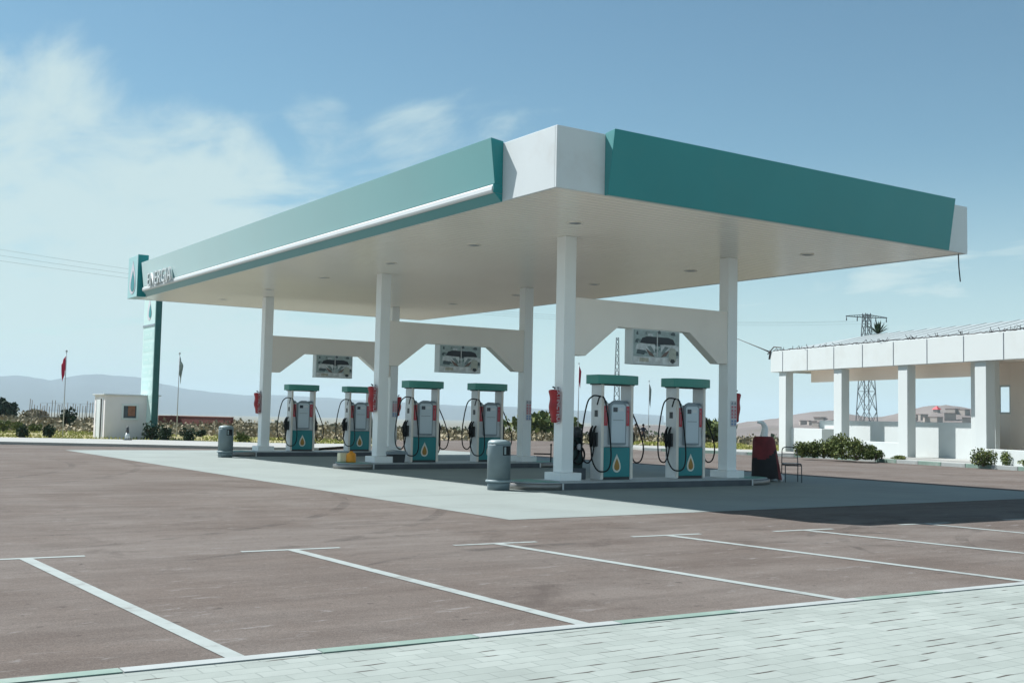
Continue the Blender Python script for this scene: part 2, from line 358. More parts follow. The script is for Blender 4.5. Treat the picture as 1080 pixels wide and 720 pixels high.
# milky air near the horizon
hz = N.new('ShaderNodeMapRange'); hz.interpolation_type = 'SMOOTHSTEP'; L.new(sep.outputs['Z'], hz.inputs['Value'])
hz.inputs['From Min'].default_value = .24; hz.inputs['From Max'].default_value = -.02; hz.inputs['To Min'].default_value = 0; hz.inputs['To Max'].default_value = .78
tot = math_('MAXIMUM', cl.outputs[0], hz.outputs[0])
tint = N.new('ShaderNodeMix'); tint.data_type = 'RGBA'; tint.blend_type = 'MULTIPLY'; tint.inputs['Factor'].default_value = 1
L.new(sky.outputs[0], tint.inputs[6]); tint.inputs[7].default_value = (.80, 1.09, 1.03, 1)
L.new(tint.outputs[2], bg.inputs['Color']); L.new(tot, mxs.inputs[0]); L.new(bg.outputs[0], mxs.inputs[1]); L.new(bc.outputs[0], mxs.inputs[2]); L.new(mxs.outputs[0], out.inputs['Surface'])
S.view_settings.view_transform = 'Standard'; S.view_settings.look = 'None'; S.view_settings.gamma = 1; S.view_settings.exposure = .62
cy = S.cycles; cy.max_bounces = 10; cy.diffuse_bounces = 8; cy.glossy_bounces = 3; cy.volume_bounces = 1; cy.transmission_bounces = 4
cy.use_denoising = True; cy.sample_clamp_indirect = 6

# ------------------------------------------------------------------ ground
def terr(x, y):                                   # land round the site: falls a little beyond the right-hand verge, lumpy further out
    d = math.hypot(x - 3, y - 8); k = max(0, min(1, (d - 40) / 60))
    a = max(0, min(1, (x - 22) / 40)); dip = -.75 * a * a * (3 - 2 * a)
    n = noise.noise(Vector((x * .02, y * .02, 0))) * .5 + noise.noise(Vector((x * .07, y * .07, 3))) * .25
    return GZ - .09 + dip * min(1, max(0, (y - 0) / 25)) - 22 * (lambda q: q * q * (3 - 2 * q))(max(0, min(1, (d - 108) / 300))) + n * k * .45
def tz(x, y): return terr(x, y)
b = MB(); rings = [0, 8, 16, 22, 28, 34, 40, 46, 52, 58, 65, 72, 80, 90, 100, 115, 130, 150, 175, 200, 225, 250, 275, 300, 330, 360, 400, 600, 1000, 2000, 4000, 8000, 14000]; na = 160
for r_ in rings:
    for k in range(na):
        a = 2 * math.pi * k / na; x = 3 + r_ * math.cos(a); y = 8 + r_ * math.sin(a)
        b.v.append((x, y, terr(x, y) if r_ >= 22 else GZ - .09))
for i in range(len(rings) - 1):
    for k in range(na):
        b.f.append([i * na + k, (i + 1) * na + k, (i + 1) * na + (k + 1) % na, i * na + (k + 1) % na]); b.m.append(0); b.sm.append(True)
tag(b.build('terrain', 'earth'), kind='structure')

# paved yard
L1, L2 = (-46., 76.), (4.2, 26.8)
yard = [(-70, -12.9), (26, -12.9 - .0), (22.6, -6), (22.3, 4.2), (23.4, 13.2), (23.6, 22.5), (34, 33), (52, 56), (40, 66), (19, 38), (9, 28.5), (4.6, 27.4), (-6.3, 28.0), (-46, 62), (-70, 62)]
yard = [(-70, -12.9), (26, -12.9), (21.6, 1), (22.3, 6.5), (23.4, 13.2), (21.4, 22.3), (22.6, 25.0), (29.5, 39.0), (23.6, 39.2), (17.4, 39.7), (13, 33), (9.5, 27.0), (4.4, 22.0), (1.8, 22.6), (-1.5, 25.4), (-6.3, 28.6), (-20, 42), (-46, 66), (-70, 70)]
ngon('asphalt_yard', ccw(yard), GZ, 'asphalt')
AX0, AX1, AY0, AY1 = -5.08, 10.25, -5.62, 22.2
# concrete apron in slabs with joints
b = MB()
apr = [(AX0, AY0), (AX1, AY0 + .15), (AX1, AY1 - 1.2), (2.4, AY1 - .6), (-4.9, AY1 - 1.6)]
xs = [AX0 + i * (AX1 - AX0) / 4 for i in range(5)]; ys = [AY0 + i * (AY1 - AY0) / 6 for i in range(7)]
for i in range(4):
    for j in range(6):
        g = .011
        b.add([(xs[i] + g, ys[j] + g, GZ + .0045), (xs[i + 1] - g, ys[j] + g, GZ + .0045), (xs[i + 1] - g, ys[j + 1] - g, GZ + .0045), (xs[i] + g, ys[j + 1] - g, GZ + .0045)], [(0, 1, 2, 3)])
tag(b.build('concrete_apron', 'concrete'), kind='structure')
ngon('apron_joint', [(AX0, AY0), (AX1, AY0), (AX1, AY1), (AX0, AY1)], GZ + .003, mat('joint_sealant', (.2, .19, .18), .9))
# parking bay lines: T-shaped bays
def strip(bm, p, q, w, z):
    p, q = Vector(p), Vector(q); d = (q - p).normalized(); n = Vector((-d.y, d.x)) * (w / 2)
    vs = []; k = 10
    for i in range(k + 1):
        c = p.lerp(q, i / k); j = random.uniform(-.006, .006)
        vs += [(*(c - n * (1 + j)), z), (*(c + n * (1 - j)), z)]
    bm.add(vs, [(2 * i, 2 * i + 2, 2 * i + 3, 2 * i + 1) for i in range(k)])
KY = lambda x: -12.87 - .045 * (x + 12.5)
tees = [(-16.5, -6.7, -16.6), (-14.1, -6.98, -14.1), (-11.88, -7.24, -11.66), (-9.27, -7.62, -9.12), (-6.9, -8.02, -6.45), (-4.35, -8.13, -3.9), (-2.05, -8.37, -1.45), (.55, -8.43, 1.0), (3.0, -8.55, 3.4), (5.5, -8.65, 5.8), (8, -8.8, 8.2), (10.5, -8.9, 10.6)]
for (x, y, xe) in tees:
    b = MB(); strip(b, (x - .55, y + .02), (x + .55, y - .06), .09, GZ + .004); strip(b, (x, y - .04), (xe, KY(xe) + .07), .12, GZ + .0045)
    tag(b.build('bay_line', 'linepaint'), kind='structure')
tm_ = bpy.data.materials.new('tyre_rubber'); tm_.use_nodes = True; q_ = tm_.node_tree; b_ = q_.nodes['Principled BSDF']
b_.inputs['Base Color'].default_value = (.05, .043, .04, 1); b_.inputs['Roughness'].default_value = .9
n_ = q_.nodes.new('ShaderNodeTexNoise'); n_.inputs['Scale'].default_value = 2.2; n_.inputs['Detail'].default_value = 8; c_ = q_.nodes.new('ShaderNodeTexCoord'); q_.links.new(c_.outputs['Object'], n_.inputs['Vector'])
r_ = q_.nodes.new('ShaderNodeMapRange'); r_.inputs['From Min'].default_value = .42; r_.inputs['From Max'].default_value = .66; r_.inputs['To Max'].default_value = .24; q_.links.new(n_.outputs['Fac'], r_.inputs['Value']); q_.links.new(r_.outputs[0], b_.inputs['Alpha'])
for (cx, cy, rad, a0, a1, sep_) in ((-1.2, -10.8, 2.3, 20, 130, 1.5), (-6.5, -13.6, 5.2, 35, 120, 1.6), (-14, 2, 9, -75, -10, 1.6), (1.5, -13.5, 4.2, 60, 150, 1.5), (-20, 14, 13, -50, 5, 1.6), (-10.5, -9.6, 30, 84, 96, 1.6)):
    for e_ in (0, sep_):
        tb_ = MB(); vs = []; k_ = 40
        for i in range(k_ + 1):
            a = R(a0 + (a1 - a0) * i / k_); w_ = .09 * math.sin(math.pi * (i + .5) / (k_ + 1)) ** .4
            for o_ in (-w_, w_): vs.append((cx + (rad + e_ + o_) * math.cos(a), cy + (rad + e_ + o_) * math.sin(a), GZ + .0025))
        tb_.add(vs, [(2 * i, 2 * i + 1, 2 * i + 3, 2 * i + 2) for i in range(k_)]); tag(tb_.build('tyre_mark', tm_), kind='structure')
# foreground pavement and its painted kerb
kd = Vector((1, -.045, 0)).normalized()
def kp(s, o, z): return (-12.5 + kd.x * s - kd.y * o * -1 * 0 + .045 * o, -12.87 + kd.y * s + o, z)
b = MB(); b.add([kp(-30, -30, -.062), kp(60, -30, -.062), kp(60, -.135, -.062), kp(-30, -.135, -.062)], [(0, 1, 2, 3)])
pv = b.build('paved_walk', 'paver'); pv['kind'] = 'structure'
edges = [-11.0, -9.9, -8.65, -7.5, -6.2, -5.0, -3.75, -2.5, -1.25, 0.03, 1.14, 2.18, 3.29, 4.35, 5.66, 6.6, 7.85, 9.1, 10.35, 11.6, 12.9, 14.1, 15.4]
for i in range(len(edges) - 1):
    b = MB(); s0, s1 = edges[i] + .004, edges[i + 1] - .004
    vs = [kp(s, o, z) for s in (s0, s1) for (o, z) in ((-.125, GZ - .05), (0.012, GZ - .05), (0, -.068), (-.012, -.057), (-.125, -.055))]
    b.add(vs, [(0, 1, 2, 3, 4), (9, 8, 7, 6, 5)] + [(k, k + 5, (k + 1) % 5 + 5, (k + 1) % 5) for k in range(5)])
    tag(b.build('kerb_stone', 'kerbwhite' if i % 2 == 1 else 'kerbgreen'), kind='structure')
b = MB(); b.box(-30, 60, -.15, -.118, -.3, -.09)
jt = b.build('paving_joint', mat('joint_dirt', (.09, .075, .065), .95)); jt.location = (-12.5, -12.87, 0); jt.rotation_euler = (0, 0, math.atan2(kd.y, kd.x)); jt['kind'] = 'structure'

# far pavements on the edge of the yard
def ribbon(name, inner, outer, z0, z1, m):
    b = MB(); n = len(inner)
    vs = [(*p, z1) for p in inner] + [(*p, z1) for p in outer] + [(*p, z0) for p in inner]
    fs = [(i, i + 1, n + i + 1, n + i) for i in range(n - 1)] + [(2 * n + i, 2 * n + i + 1, i + 1, i) for i in range(n - 1)]
    b.add(vs, fs); o = b.build(name, m); o['kind'] = 'structure'; return o
ribbon('pavement', [(-46, 66), (-20, 42), (-6.3, 28.6), (-1.5, 25.4), (1.8, 22.6), (4.4, 22.0)], [(-44, 73), (-18.5, 49), (-4.9, 35.0), (.7, 32.2), (4.7, 28.4), (9.5, 27.0)], GZ - .1, GZ + .11, 'pave')
ribbon('pavement', [(22.6, 25.0), (21.4, 22.3), (23.4, 13.2), (22.3, 6.5), (21.6, 1), (22.8, -12.9)], [(24.6, 29.0), (26.4, 25.6), (27.0, 17.5), (25.6, 11.), (24.0, 4.7), (24.2, -12.9)], GZ - .1, GZ + .10, 'pave')
kl = [Vector(q) for q in ((21.4, 22.3), (23.4, 13.2), (22.3, 6.5), (21.6, 1), (22.5, -10))]; kq = 0
for a, c in zip(kl, kl[1:]):
    ln = (c - a).length; d = (c - a) / ln; n_ = max(1, round(ln / 1.1)); ang = math.atan2(d.y, d.x)
    for i in range(n_):
        p = a + d * (ln * (i + .5) / n_); kb = MB(); kb.box(-ln / n_ / 2 + .01, ln / n_ / 2 - .01, -.075, .075, -.02, .142)
        o = kb.build('kerb_stone', 'kerbgreen' if kq % 2 else 'kerbwhite', None, .012); o.location = (p.x, p.y, GZ); o.rotation_euler = (0, 0, ang); o['kind'] = 'structure'; kq += 1
VZ = GZ + .02
ngon('verge', ccw([(-44, 73), (-18.5, 49), (-4.9, 35.0), (.7, 32.2), (4.7, 28.4), (9.5, 27.0), (13.5, 34), (8, 46), (-2, 56), (-14, 66), (-34, 88)]), VZ, 'verge')
ngon('verge', ccw([(24.6, 29.0), (26.4, 25.6), (27.0, 18.6), (30.5, 19.2), (39, 27), (38, 34), (32, 38), (29.5, 38.5)]), VZ, 'verge')

# ------------------------------------------------------------------ canopy
CX0, CX1, CY0, CY1, CH, CT = -3.155, 8.348, -3.961, 21.177, 5.2, 1.06
PX, PY, CWD = 4.826, 8.465, .305
can = thing('fuel_canopy', 'long white and teal forecourt canopy roof on six square white columns', 'canopy')
b = MB()                                           # soffit of long narrow metal strips
n = 126; dy = (CY1 - CY0 - .1) / n; y = CY0 + .05; prof = []
for i in range(n):
    prof += [(y + .002, CH), (y + dy - .024, CH), (y + dy - .019, CH + .024), (y + dy - .005, CH + .024)]; y += dy
vs = []; fs = []
for (yy, zz) in prof: vs += [(CX0 + .05, yy, zz), (CX1 - .05, yy, zz)]
for i in range(len(prof) - 1): fs.append((2 * i, 2 * i + 2, 2 * i + 3, 2 * i + 1))
b.add(vs, fs); b.build('soffit', 'soffit', can)
b = MB(); b.box(CX0 + .06, CX1 - .06, CY0 + .06, CY1 - .06, CH + .05, CH + CT - .25); b.build('roof', 'white', can)
b = MB(); t_ = .05                                 # white fascia all round, thin sheet returns
b.box(CX0, CX1, CY0, CY0 + t_, CH - .01, CH + CT); b.box(CX0, CX1, CY1 - t_, CY1, CH - .01, CH + CT)
b.box(CX0, CX0 + t_, CY0 + t_ + .002, CY1 - t_ - .002, CH - .01, CH + CT); b.box(CX1 - t_, CX1, CY0 + t_ + .002, CY1 - t_ - .002, CH - .01, CH + CT)
b.build('fascia', 'white', can, .008)
# front teal panel, leaning out at the top
def lean_panel(poly, a0, a1, axis): bb = MB(); bb.prism(poly, a0, a1, axis); return bb
fy = CY0 - .003
p = [(fy, CH - .03), (fy, CH + CT + .02), (fy - .26, CH + CT + .05), (fy - .10, CH - .03)]
def front_poly():
    return [(fy - .10, CH - .025), (fy, CH - .025), (fy, CH + CT + .015), (fy - .27, CH + CT + .045)]
segs = [-2.12, 7.52]
for i in range(1):
    bb = lean_panel(front_poly(), segs[i] + (.0 if i == 0 else .004), segs[i + 1], 'x'); bb.build('front_panel', 'teal', can, .006)
fx = CX0 - .003
def left_poly():
    return [(fx, CH + .296), (fx, CH + CT + .03), (fx - .27, CH + CT + .06), (fx - .17, CH + .296)]
ls = [-2.32, 19.68]
for i in range(1):
    bb = MB(); bb.prism([(q[0], q[1]) for q in left_poly()], ls[i], ls[i + 1] - .004, 'y'); bb.build('side_panel', 'teal', can, .006)
bb = MB(); bb.prism([(fx, CH + .128), (fx, CH + .292), (fx - .165, CH + .292), (fx - .205, CH + .25), (fx - .215, CH + .18), (fx - .205, CH + .145), (fx - .18, CH + .128)], ls[0] + .03, 19.66, 'y'); bb.build('light_strip', 'lightstrip', can, .006)
bb = MB(); bb.prism([(fx, CH - .02), (fx, CH + .125), (fx - .17, CH + .125), (fx - .02, CH - .02)], ls[0], 19.67, 'y'); bb.build('lower_trim', 'teal', can, .005)
bb = MB(); bb.prism([(fx, CH + .128), (fx, CH + .294), (fx - .2, CH + .294), (fx - .19, CH + .128)], ls[0], ls[0] + .02, 'y'); bb.build('end_cap', 'teal', can)
# logo panel standing proud at the far end
bb = MB(); bb.box(fx - .30, fx, 20.0, 21.15, CH - .02, CH + 1.42); lg = bb.build('logo_panel', 'lightteal', can, .01)
bb = MB(); bb.box(fx - .31, fx + .05, 19.955, 19.998, CH - .02, CH + 1.43); bb.build('logo_panel_edge', 'teal', can)
def drop_pts(w, h, n=24):
    pts = []
    for i in range(n + 1):
        t = i / n * math.pi; r_ = w / 2
        pts.append((r_ * math.sin(math.pi * (i / n) ) * math.sin(math.pi * (1 - i / n) / 2) ** 1.0, 0))
    res = []
    for i in range(n):                              # teardrop: round below, pointed above
        a = 2 * math.pi * i / n
        x = math.sin(a) * math.sin(a / 2) ** 1.35 * w * .62; z = -math.cos(a) * -1
        res.append((x, math.cos(a) * h / 2))
    return res
def drop(bm, w, h, c, d, m, axis='y'):
    pts = drop_pts(w, h)
    if axis == 'y': bm.prism([(c[0] + q[0], c[2] + q[1]) for q in pts], c[1], c[1] - d, 'y', m)
    else: bm.prism([(c[1] + q[0], c[2] + q[1]) for q in pts], c[0], c[0] - d, 'x', m)
bb = MB(); drop(bb, .8, 1.15, (fx - .301, 20.55, CH + .68), .012, 0, 'x'); drop(bb, .5, .72, (fx - .312, 20.5, CH + .55), .012, 1, 'x')
bb.build('logo_emblem', ['stickwhite', 'tealpump'], lg)
# raised white letters near the far end
tm = Matrix.Translation((fx - .27, 17.55, CH + .42)) @ Matrix(((0, 0, -1, 0), (-1, 0, 0, 0), (0, 1, 0, 0), (0, 0, 0, 1)))
text('lettering', 'ENERGIA', .62, 'lightstrip', can, tm, .03, 1.05)
# recessed round lamps in the soffit
bb = MB(); bb.lathe([(.17, 0), (.17, -.012), (.14, -.016), (.13, -.006), (.0, -.006)], 20); lamp = bb.build('downlight', ['soffit'], can, 0)
lens = MB(); lens.lathe([(.125, -.006), (.125, -.010), (.0, -.011)], 16); ln_ = lens.build('lamp_lens', 'galv', lamp)
lamp.location = (-.77, -1.35, CH)
for (lx, ly) in [(-.77, 2.45), (-.77, 6.5), (-.77, 10.6), (-.77, 14.75), (-.77, 18.9), (5.85, -1.5), (5.85, 2.4), (5.85, 6.45), (5.85, 10.45), (5.85, 14.4), (5.85, 18.5)]:
    c = lamp.copy(); COL.objects.link(c); c.parent = can; c.location = (lx, ly, CH)
    d = ln_.copy(); COL.objects.link(d); d.parent = c
bb = MB(); bb.tube([(CX1 - .05, CY0 + .2, CH), (CX1 - .03, CY0 + .2, CH - .3), (CX1 + .02, CY0 + .2, CH - .62)], .014, 6); bb.build('loose_cable', 'dark', can)
# columns and portal beams
for j in range(3):
    for i in range(2):
        x, y = i * PX, j * PY
        bb = MB(); bb.box(x, x + CWD, y, y + CWD, .17, CH - .002); co = bb.build('column', 'column', can, .012)
        bb = MB(); bb.box(x - .13, x + CWD + .13, y - .13, y + CWD + .13, 0, .168); bb.build('plinth', 'column', co, .012)
    y = j * PY; xl, xr = CWD + .002, PX - .002
    poly = [(xl, 2.66), (xl + .30, 2.66), (1.50, 3.335), (3.62, 3.335), (xr - .30, 2.66), (xr, 2.66), (xr, 3.90), (xl, 3.90)]
    bb = MB(); bb.prism(poly, y + .02, y + CWD - .02, 'y'); bb.build('portal_beam', 'beam', can, .01)

# ------------------------------------------------------------------ pump islands
def isl_outline(x0, x1, cl, cr, hw, cy=.1, n=14):
    pts = []
    for i in range(n + 1):
        a = math.pi / 2 + math.pi * i / n; pts.append((x0 + cl * math.cos(a), cy + hw * math.sin(a)))
    for i in range(n + 1):
        a = -math.pi / 2 + math.pi * i / n; pts.append((x1 + cr * math.cos(a), cy + hw * math.sin(a)))
    return pts
isl_lab = ['nearest pump island with rounded end caps under the front portal', 'middle pump island with an orange can on its rounded end', 'farthest pump island standing under the rear portal']
for j in range(3):
    t = thing('pump_island', isl_lab[j], 'pump island', (0, j * PY, GZ), 0, 'raised islands carrying the fuel pumps')
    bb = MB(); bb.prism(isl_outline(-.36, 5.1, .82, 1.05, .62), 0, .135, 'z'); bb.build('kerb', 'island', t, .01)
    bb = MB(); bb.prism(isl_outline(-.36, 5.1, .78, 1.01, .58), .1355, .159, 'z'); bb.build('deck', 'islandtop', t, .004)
    for side in (-1, 1):
        pts = []; x0 = -.36 if side < 0 else 5.1; c = (.84 if side < 0 else 1.07)
        for i in range(17):
            a = (math.pi / 2 + math.pi * i / 16) if side < 0 else (-math.pi / 2 + math.pi * i / 16)
            pts.append((x0 + c * math.cos(a), .1 + .64 * math.sin(a)))
        g = MB(); vs = [(*p, .012) for p in pts] + [(*p, .128) for p in pts]; k = len(pts)
        g.add(vs, [(i, i + 1, k + i + 1, k + i) for i in range(k - 1)], 0, True)
        o = g.build('end_guard', 'steel', t); sm = o.modifiers.new('thick', 'SOLIDIFY'); sm.thickness = .012
        g = MB(); g.prism([(x0 + .9 * (p[0] - x0), .1 + .88 * (p[1] - .1)) for p in pts], .1595, .166, 'z'); g.build('painted_end', 'greentop', t)
        g = MB(); ex = pts[-1][0] if side < 0 else pts[0][0]
        g.box(ex - .02, ex + .02, -.555, -.542, .01, .14); g.build('corner_strip', 'alu', t)

# ------------------------------------------------------------------ fuel pumps
def arc(pts, n=10):                                # Catmull-Rom through the points
    P = [Vector(p) for p in pts]; P = [P[0] * 2 - P[1]] + P + [P[-1] * 2 - P[-2]]; o = []
    for i in range(1, len(P) - 2):
        for k in range(n):
            t = k / n; a, b_, c, d = P[i - 1:i + 3]
            o.append(.5 * ((2 * b_) + (c - a) * t + (2 * a - 5 * b_ + 4 * c - d) * t * t + (3 * b_ - a - 3 * c + d) * t ** 3))
    o.append(P[-2]); return o
def make_pump(label):
    t = thing('fuel_pump', label, 'fuel pump', (0, 0, 0), 0, 'fuel pumps under the canopy')
    D = .36
    bb = MB(); bb.box(-.38, .38, .02, D - .02, .0, .06, 0); bb.build('base', 'dark', t)
    bb = MB(); bb.box(-.375, .375, 0, D, .06, .70); lc = bb.build('lower_cabinet', 'tealpump', t, .015)
    bb = MB(); drop(bb, .25, .40, (0, -.001, .36), .006, 0); drop(bb, .16, .27, (0, -.007, .335), .006, 1); bb.build('drop_emblem', ['dropwhite', 'ochre'], lc)
    bb = MB(); bb.box(-.374, .374, .03, D - .03, .702, 1.66); uc = bb.build('upper_cabinet', 'pumpgrey', t, .03)
    for s in (-1, 1):
        bb = MB(); bb.tube([(s * .30, .05, 1.65), (s * .30, D - .05, 1.65)], .07, 14); bb.build('shoulder', 'framegrey', uc)
    pl = [(-.235, .76), (.235, .76), (.235, 1.63), (.16, 1.69), (.08, 1.725), (-.08, 1.725), (-.16, 1.69), (-.235, 1.63)]
    bb = MB(); bb.prism(pl, -.035, .029, 'y'); dp = bb.build('display_frame', 'framegrey', t, .012)
    pl2 = [(-.195, .80), (.195, .80), (.195, 1.60), (.14, 1.64), (-.14, 1.64), (-.195, 1.60)]
    bb = MB(); bb.prism(pl2, -.046, -.036, 'y'); bb.build('display', 'display', dp, .004)
    bb = MB(); bb.box(-.15, -.03, -.049, -.047, 1.47, 1.57, 0); bb.box(0, .15, -.0485, -.047, 1.49, 1.56, 1); bb.build('screen', ['screen', 'pumpgrey'], dp)
    bb = MB()
    bb.box(-.15, .14, -.049, -.047, 1.285, 1.30)
    bb.build('keypad', 'framegrey', dp)
    for s in (-1, 1):
        bb = MB(); bb.box(s * .305 - .052, s * .305 + .052, .014, .028, 1.17, 1.60); cd = bb.build('price_card', 'red', t, .004)
        bb = MB(); bb.box(s * .305 - .02, s * .305 + .02, .009, .0125, 1.50, 1.56); bb.box(s * .305 - .012, s * .305 + .012, .009, .0125, 1.22, 1.46); bb.build('card_print', 'pinkred', cd)
        bb = MB(); bb.box(s * .412 - .034, s * .412 + .034, .0, D, 0, 2.07, 0); bb.build('side_post', 'pumplight', t, .012)
        bb = MB(); bb.box(s * .412 - .035, s * .412 + .035, -.012, -.001, .02, 2.06, 0); bb.build('post_trim', 'cream', t, .004)
        # nozzle holster on the post's outer side, nozzles and hoses
        x = s * .448
        bb = MB(); bb.box(min(x, x + s * .05), max(x, x + s * .05), .10, .26, .72, 1.02); bb.build('holster', 'dark', t, .01)
        bb = MB(); bb.box(min(x, x + s * .012), max(x, x + s * .012), .12, .22, 1.36, 1.50); bb.build('hose_plate', 'dark', t, .004)
        for q, yy in enumerate((.13, .24)):
            nz = MB(); xx = x + s * .085
            nz.tube([(xx, yy, .70), (xx + s * .01, yy, .86), (xx + s * .02, yy, 1.0), (xx - s * .01, yy, 1.10), (xx - s * .05, yy, 1.16)], [.026, .038, .036, .026, .016], 10)
            nz.tube([(xx + s * .03, yy, .80), (xx + s * .085, yy, .86), (xx + s * .08, yy, .96), (xx + s * .025, yy, 1.02)], .011, 6)
            nz.build('nozzle', 'black', t)
        if s < 0: path = [(x, .03, 1.80), (x - .08, .10, 1.815), (x - .16, .13, 1.79), (x - .27, .14, 1.66), (x - .37, .14, 1.25), (x - .42, .14, .80), (x - .37, .15, .46), (x - .22, .16, .36), (x - .11, .16, .48), (x - .085, .13, .70)]
        else: path = [(x, .22, 1.70), (x + .06, .2, 1.60), (x + .24, .1, 1.14), (x + .36, .06, .72), (x + .32, .07, .44), (x + .20, .10, .36), (x + .10, .12, .46), (x + .085, .13, .70)]
        bb = MB(); bb.tube(arc(path), .0165, 8); bb.build('hose', 'black', t)
        if s < 0: path = [(x, .14, 1.62), (x + .0, .08, 1.76), (x + .005, .03, 1.80), (x + .06, -.06, 1.70), (x + .15, -.10, 1.1), (x + .20, -.11, .5), (x + .12, -.10, .22), (x - .06, .0, .20), (x - .11, .14, .4), (x - .085, .24, .70)]
        else: path = [(x, .3, 1.70), (x + .06, .3, 1.6), (x + .17, .26, 1.0), (x + .20, .25, .5), (x + .15, .25, .26), (x + .1, .25, .4), (x + .085, .24, .70)]
        bb = MB(); bb.tube(arc(path), .0165, 8); bb.build('hose', 'black', t)
    # bowed teal header
    out_, n = [], 14
    for i in range(n + 1):
        u = i / n; out_.append((-.56 + 1.12 * u, -.04 - .13 * math.sin(math.pi * u) ** .8))
    out_ += [(.56, D + .05), (-.56, D + .05)]
    bb = MB(); bb.prism(out_, 2.072, 2.27, 'z'); hd = bb.build('header', 'tealhead', t, .012)
    bb = MB(); bb.box(-.5, .5, .02, D - .02, 2.05, 2.071); bb.build('header_underside', 'dark', hd)
    return t
PW = (1.49, 3.665)
plab = [['fuel pump beside the front column with a dark tool rack at its left', 'fuel pump between its twin and the column carrying the safety notice at the front portal'],
        ['fuel pump on the middle island with a black box by its left foot', 'fuel pump on the middle island partly hidden by the round grey bin'],
        ['leftmost fuel pump, its hose looped over the grassy verge behind', 'fuel pump partly hidden behind the column of the middle portal']]
proto = make_pump(plab[0][0])
for j in range(3):
    for i in range(2):
        loc = (PW[i], j * PY + .0, 0)
        if i == j == 0: proto.location = loc
        else: dup(proto, loc, None, plab[j][i])

# ------------------------------------------------------------------ hanging picture signs
def make_sign(label):
    t = thing('hanging_sign', label, 'sign', (0, 0, 0), 0, 'picture signs hung under the portal beams')
    W2, H = 1.40, .785
    bb = MB(); bb.box(0, W2, 0, .27, 0, H); bb.build('sign_box', 'white', t, .008)
    mats = ['pic_sky', 'pic_hill', 'pic_hill2', 'pic_dark', 'pic_chrome', 'pic_rust', 'pic_band', 'pic_can', 'pic_green', 'dark', 'pic_beige']
    bb = MB(); yb = -.003
    def poly(pts, m, k):
        bb.add([(x * W2, yb - .0012 * k, z * H) for x, z in pts], [tuple(range(len(pts)))], m)
    poly([(.02, .22), (.98, .22), (.98, .97), (.02, .97)], 0, 0)
    rn = random.Random(4)
    for k in range(46):                                # patchwork of hills and scrub
        x, z = rn.uniform(.04, .9), rn.uniform(.26, .9); w, h = rn.uniform(.03, .12), rn.uniform(.02, .08)
        poly([(x, z), (x + w, z - .01), (min(.98, x + w * .9), z + h), (x + w * .4, z + h * 1.3), (x - w * .1 if x > .06 else x, z + h * .6)], rn.choice((1, 2, 2, 8, 4)), 1 + (k % 5) * .1)
    poly([(.03, .03), (.97, .03), (.97, .215), (.03, .215)], 6, 1)
    for mir in (0, 1):
        X = (lambda a: a) if not mir else (lambda a: 1.0 - a + .06)
        f = (lambda L_: L_[::-1]) if mir else (lambda L_: L_)
        poly(f([(X(.15), .60), (X(.53), .58), (X(.53), .80), (X(.30), .80), (X(.20), .75)]), 3, 2)        # dark roof
        poly(f([(X(.06), .42), (X(.47), .36), (X(.47), .595), (X(.16), .612), (X(.08), .55)]), 4, 2)          # pale bonnet
        poly(f([(X(.27), .46), (X(.35), .26), (X(.47), .22), (X(.40), .34)]), 5, 3)
        poly(f([(X(.30), .52), (X(.38), .54), (X(.46), .36), (X(.42), .30)]), 2, 4)
        poly(f([(X(.08), .30), (X(.24), .27), (X(.28), .40), (X(.10), .42)]), 1, 3)
    poly([(.505, .24), (.525, .24), (.525, .93), (.505, .93)], 6, 6)                                      # pale divider
    poly([(.76, .12), (.92, .12), (.92, .44), (.88, .50), (.80, .50), (.76, .44)], 7, 7)                  # oil can
    poly([(.79, .10), (.85, .06), (.90, .11), (.88, .18), (.81, .19)], 9, 8)
    poly([(.14, .07), (.34, .07), (.33, .18), (.15, .18)], 10, 7)
    bb.build('picture', mats, t)
    for k in (.25, W2 - .25):
        bb = MB(); bb.tube([(k, .13, H), (k, .13, H + .002)], .012, 6); bb.build('hanger', 'galv', t)
    return t
for nm, c in dict(pic_sky=(.34, .42, .42), pic_hill=(.06, .09, .10), pic_hill2=(.20, .26, .26), pic_dark=(.006, .012, .02), pic_chrome=(.60, .64, .65), pic_rust=(.16, .10, .08), pic_band=(.66, .68, .68), pic_can=(.44, .46, .40), pic_green=(.06, .14, .13), pic_beige=(.46, .44, .36)).items():
    M[nm] = mat(nm, c, .35, .25, 9.)
slab = ['picture sign of a dark-roofed car hung under the nearest portal beam', 'picture sign hung under the middle portal beam', 'picture sign hung under the farthest portal beam at the left']
sg = make_sign(slab[0])
for j in range(3):
    if j == 0: sg.location = (1.91, .02, 2.548)
    else: dup(sg, (1.91, j * PY + .02, 2.548), None, slab[j])

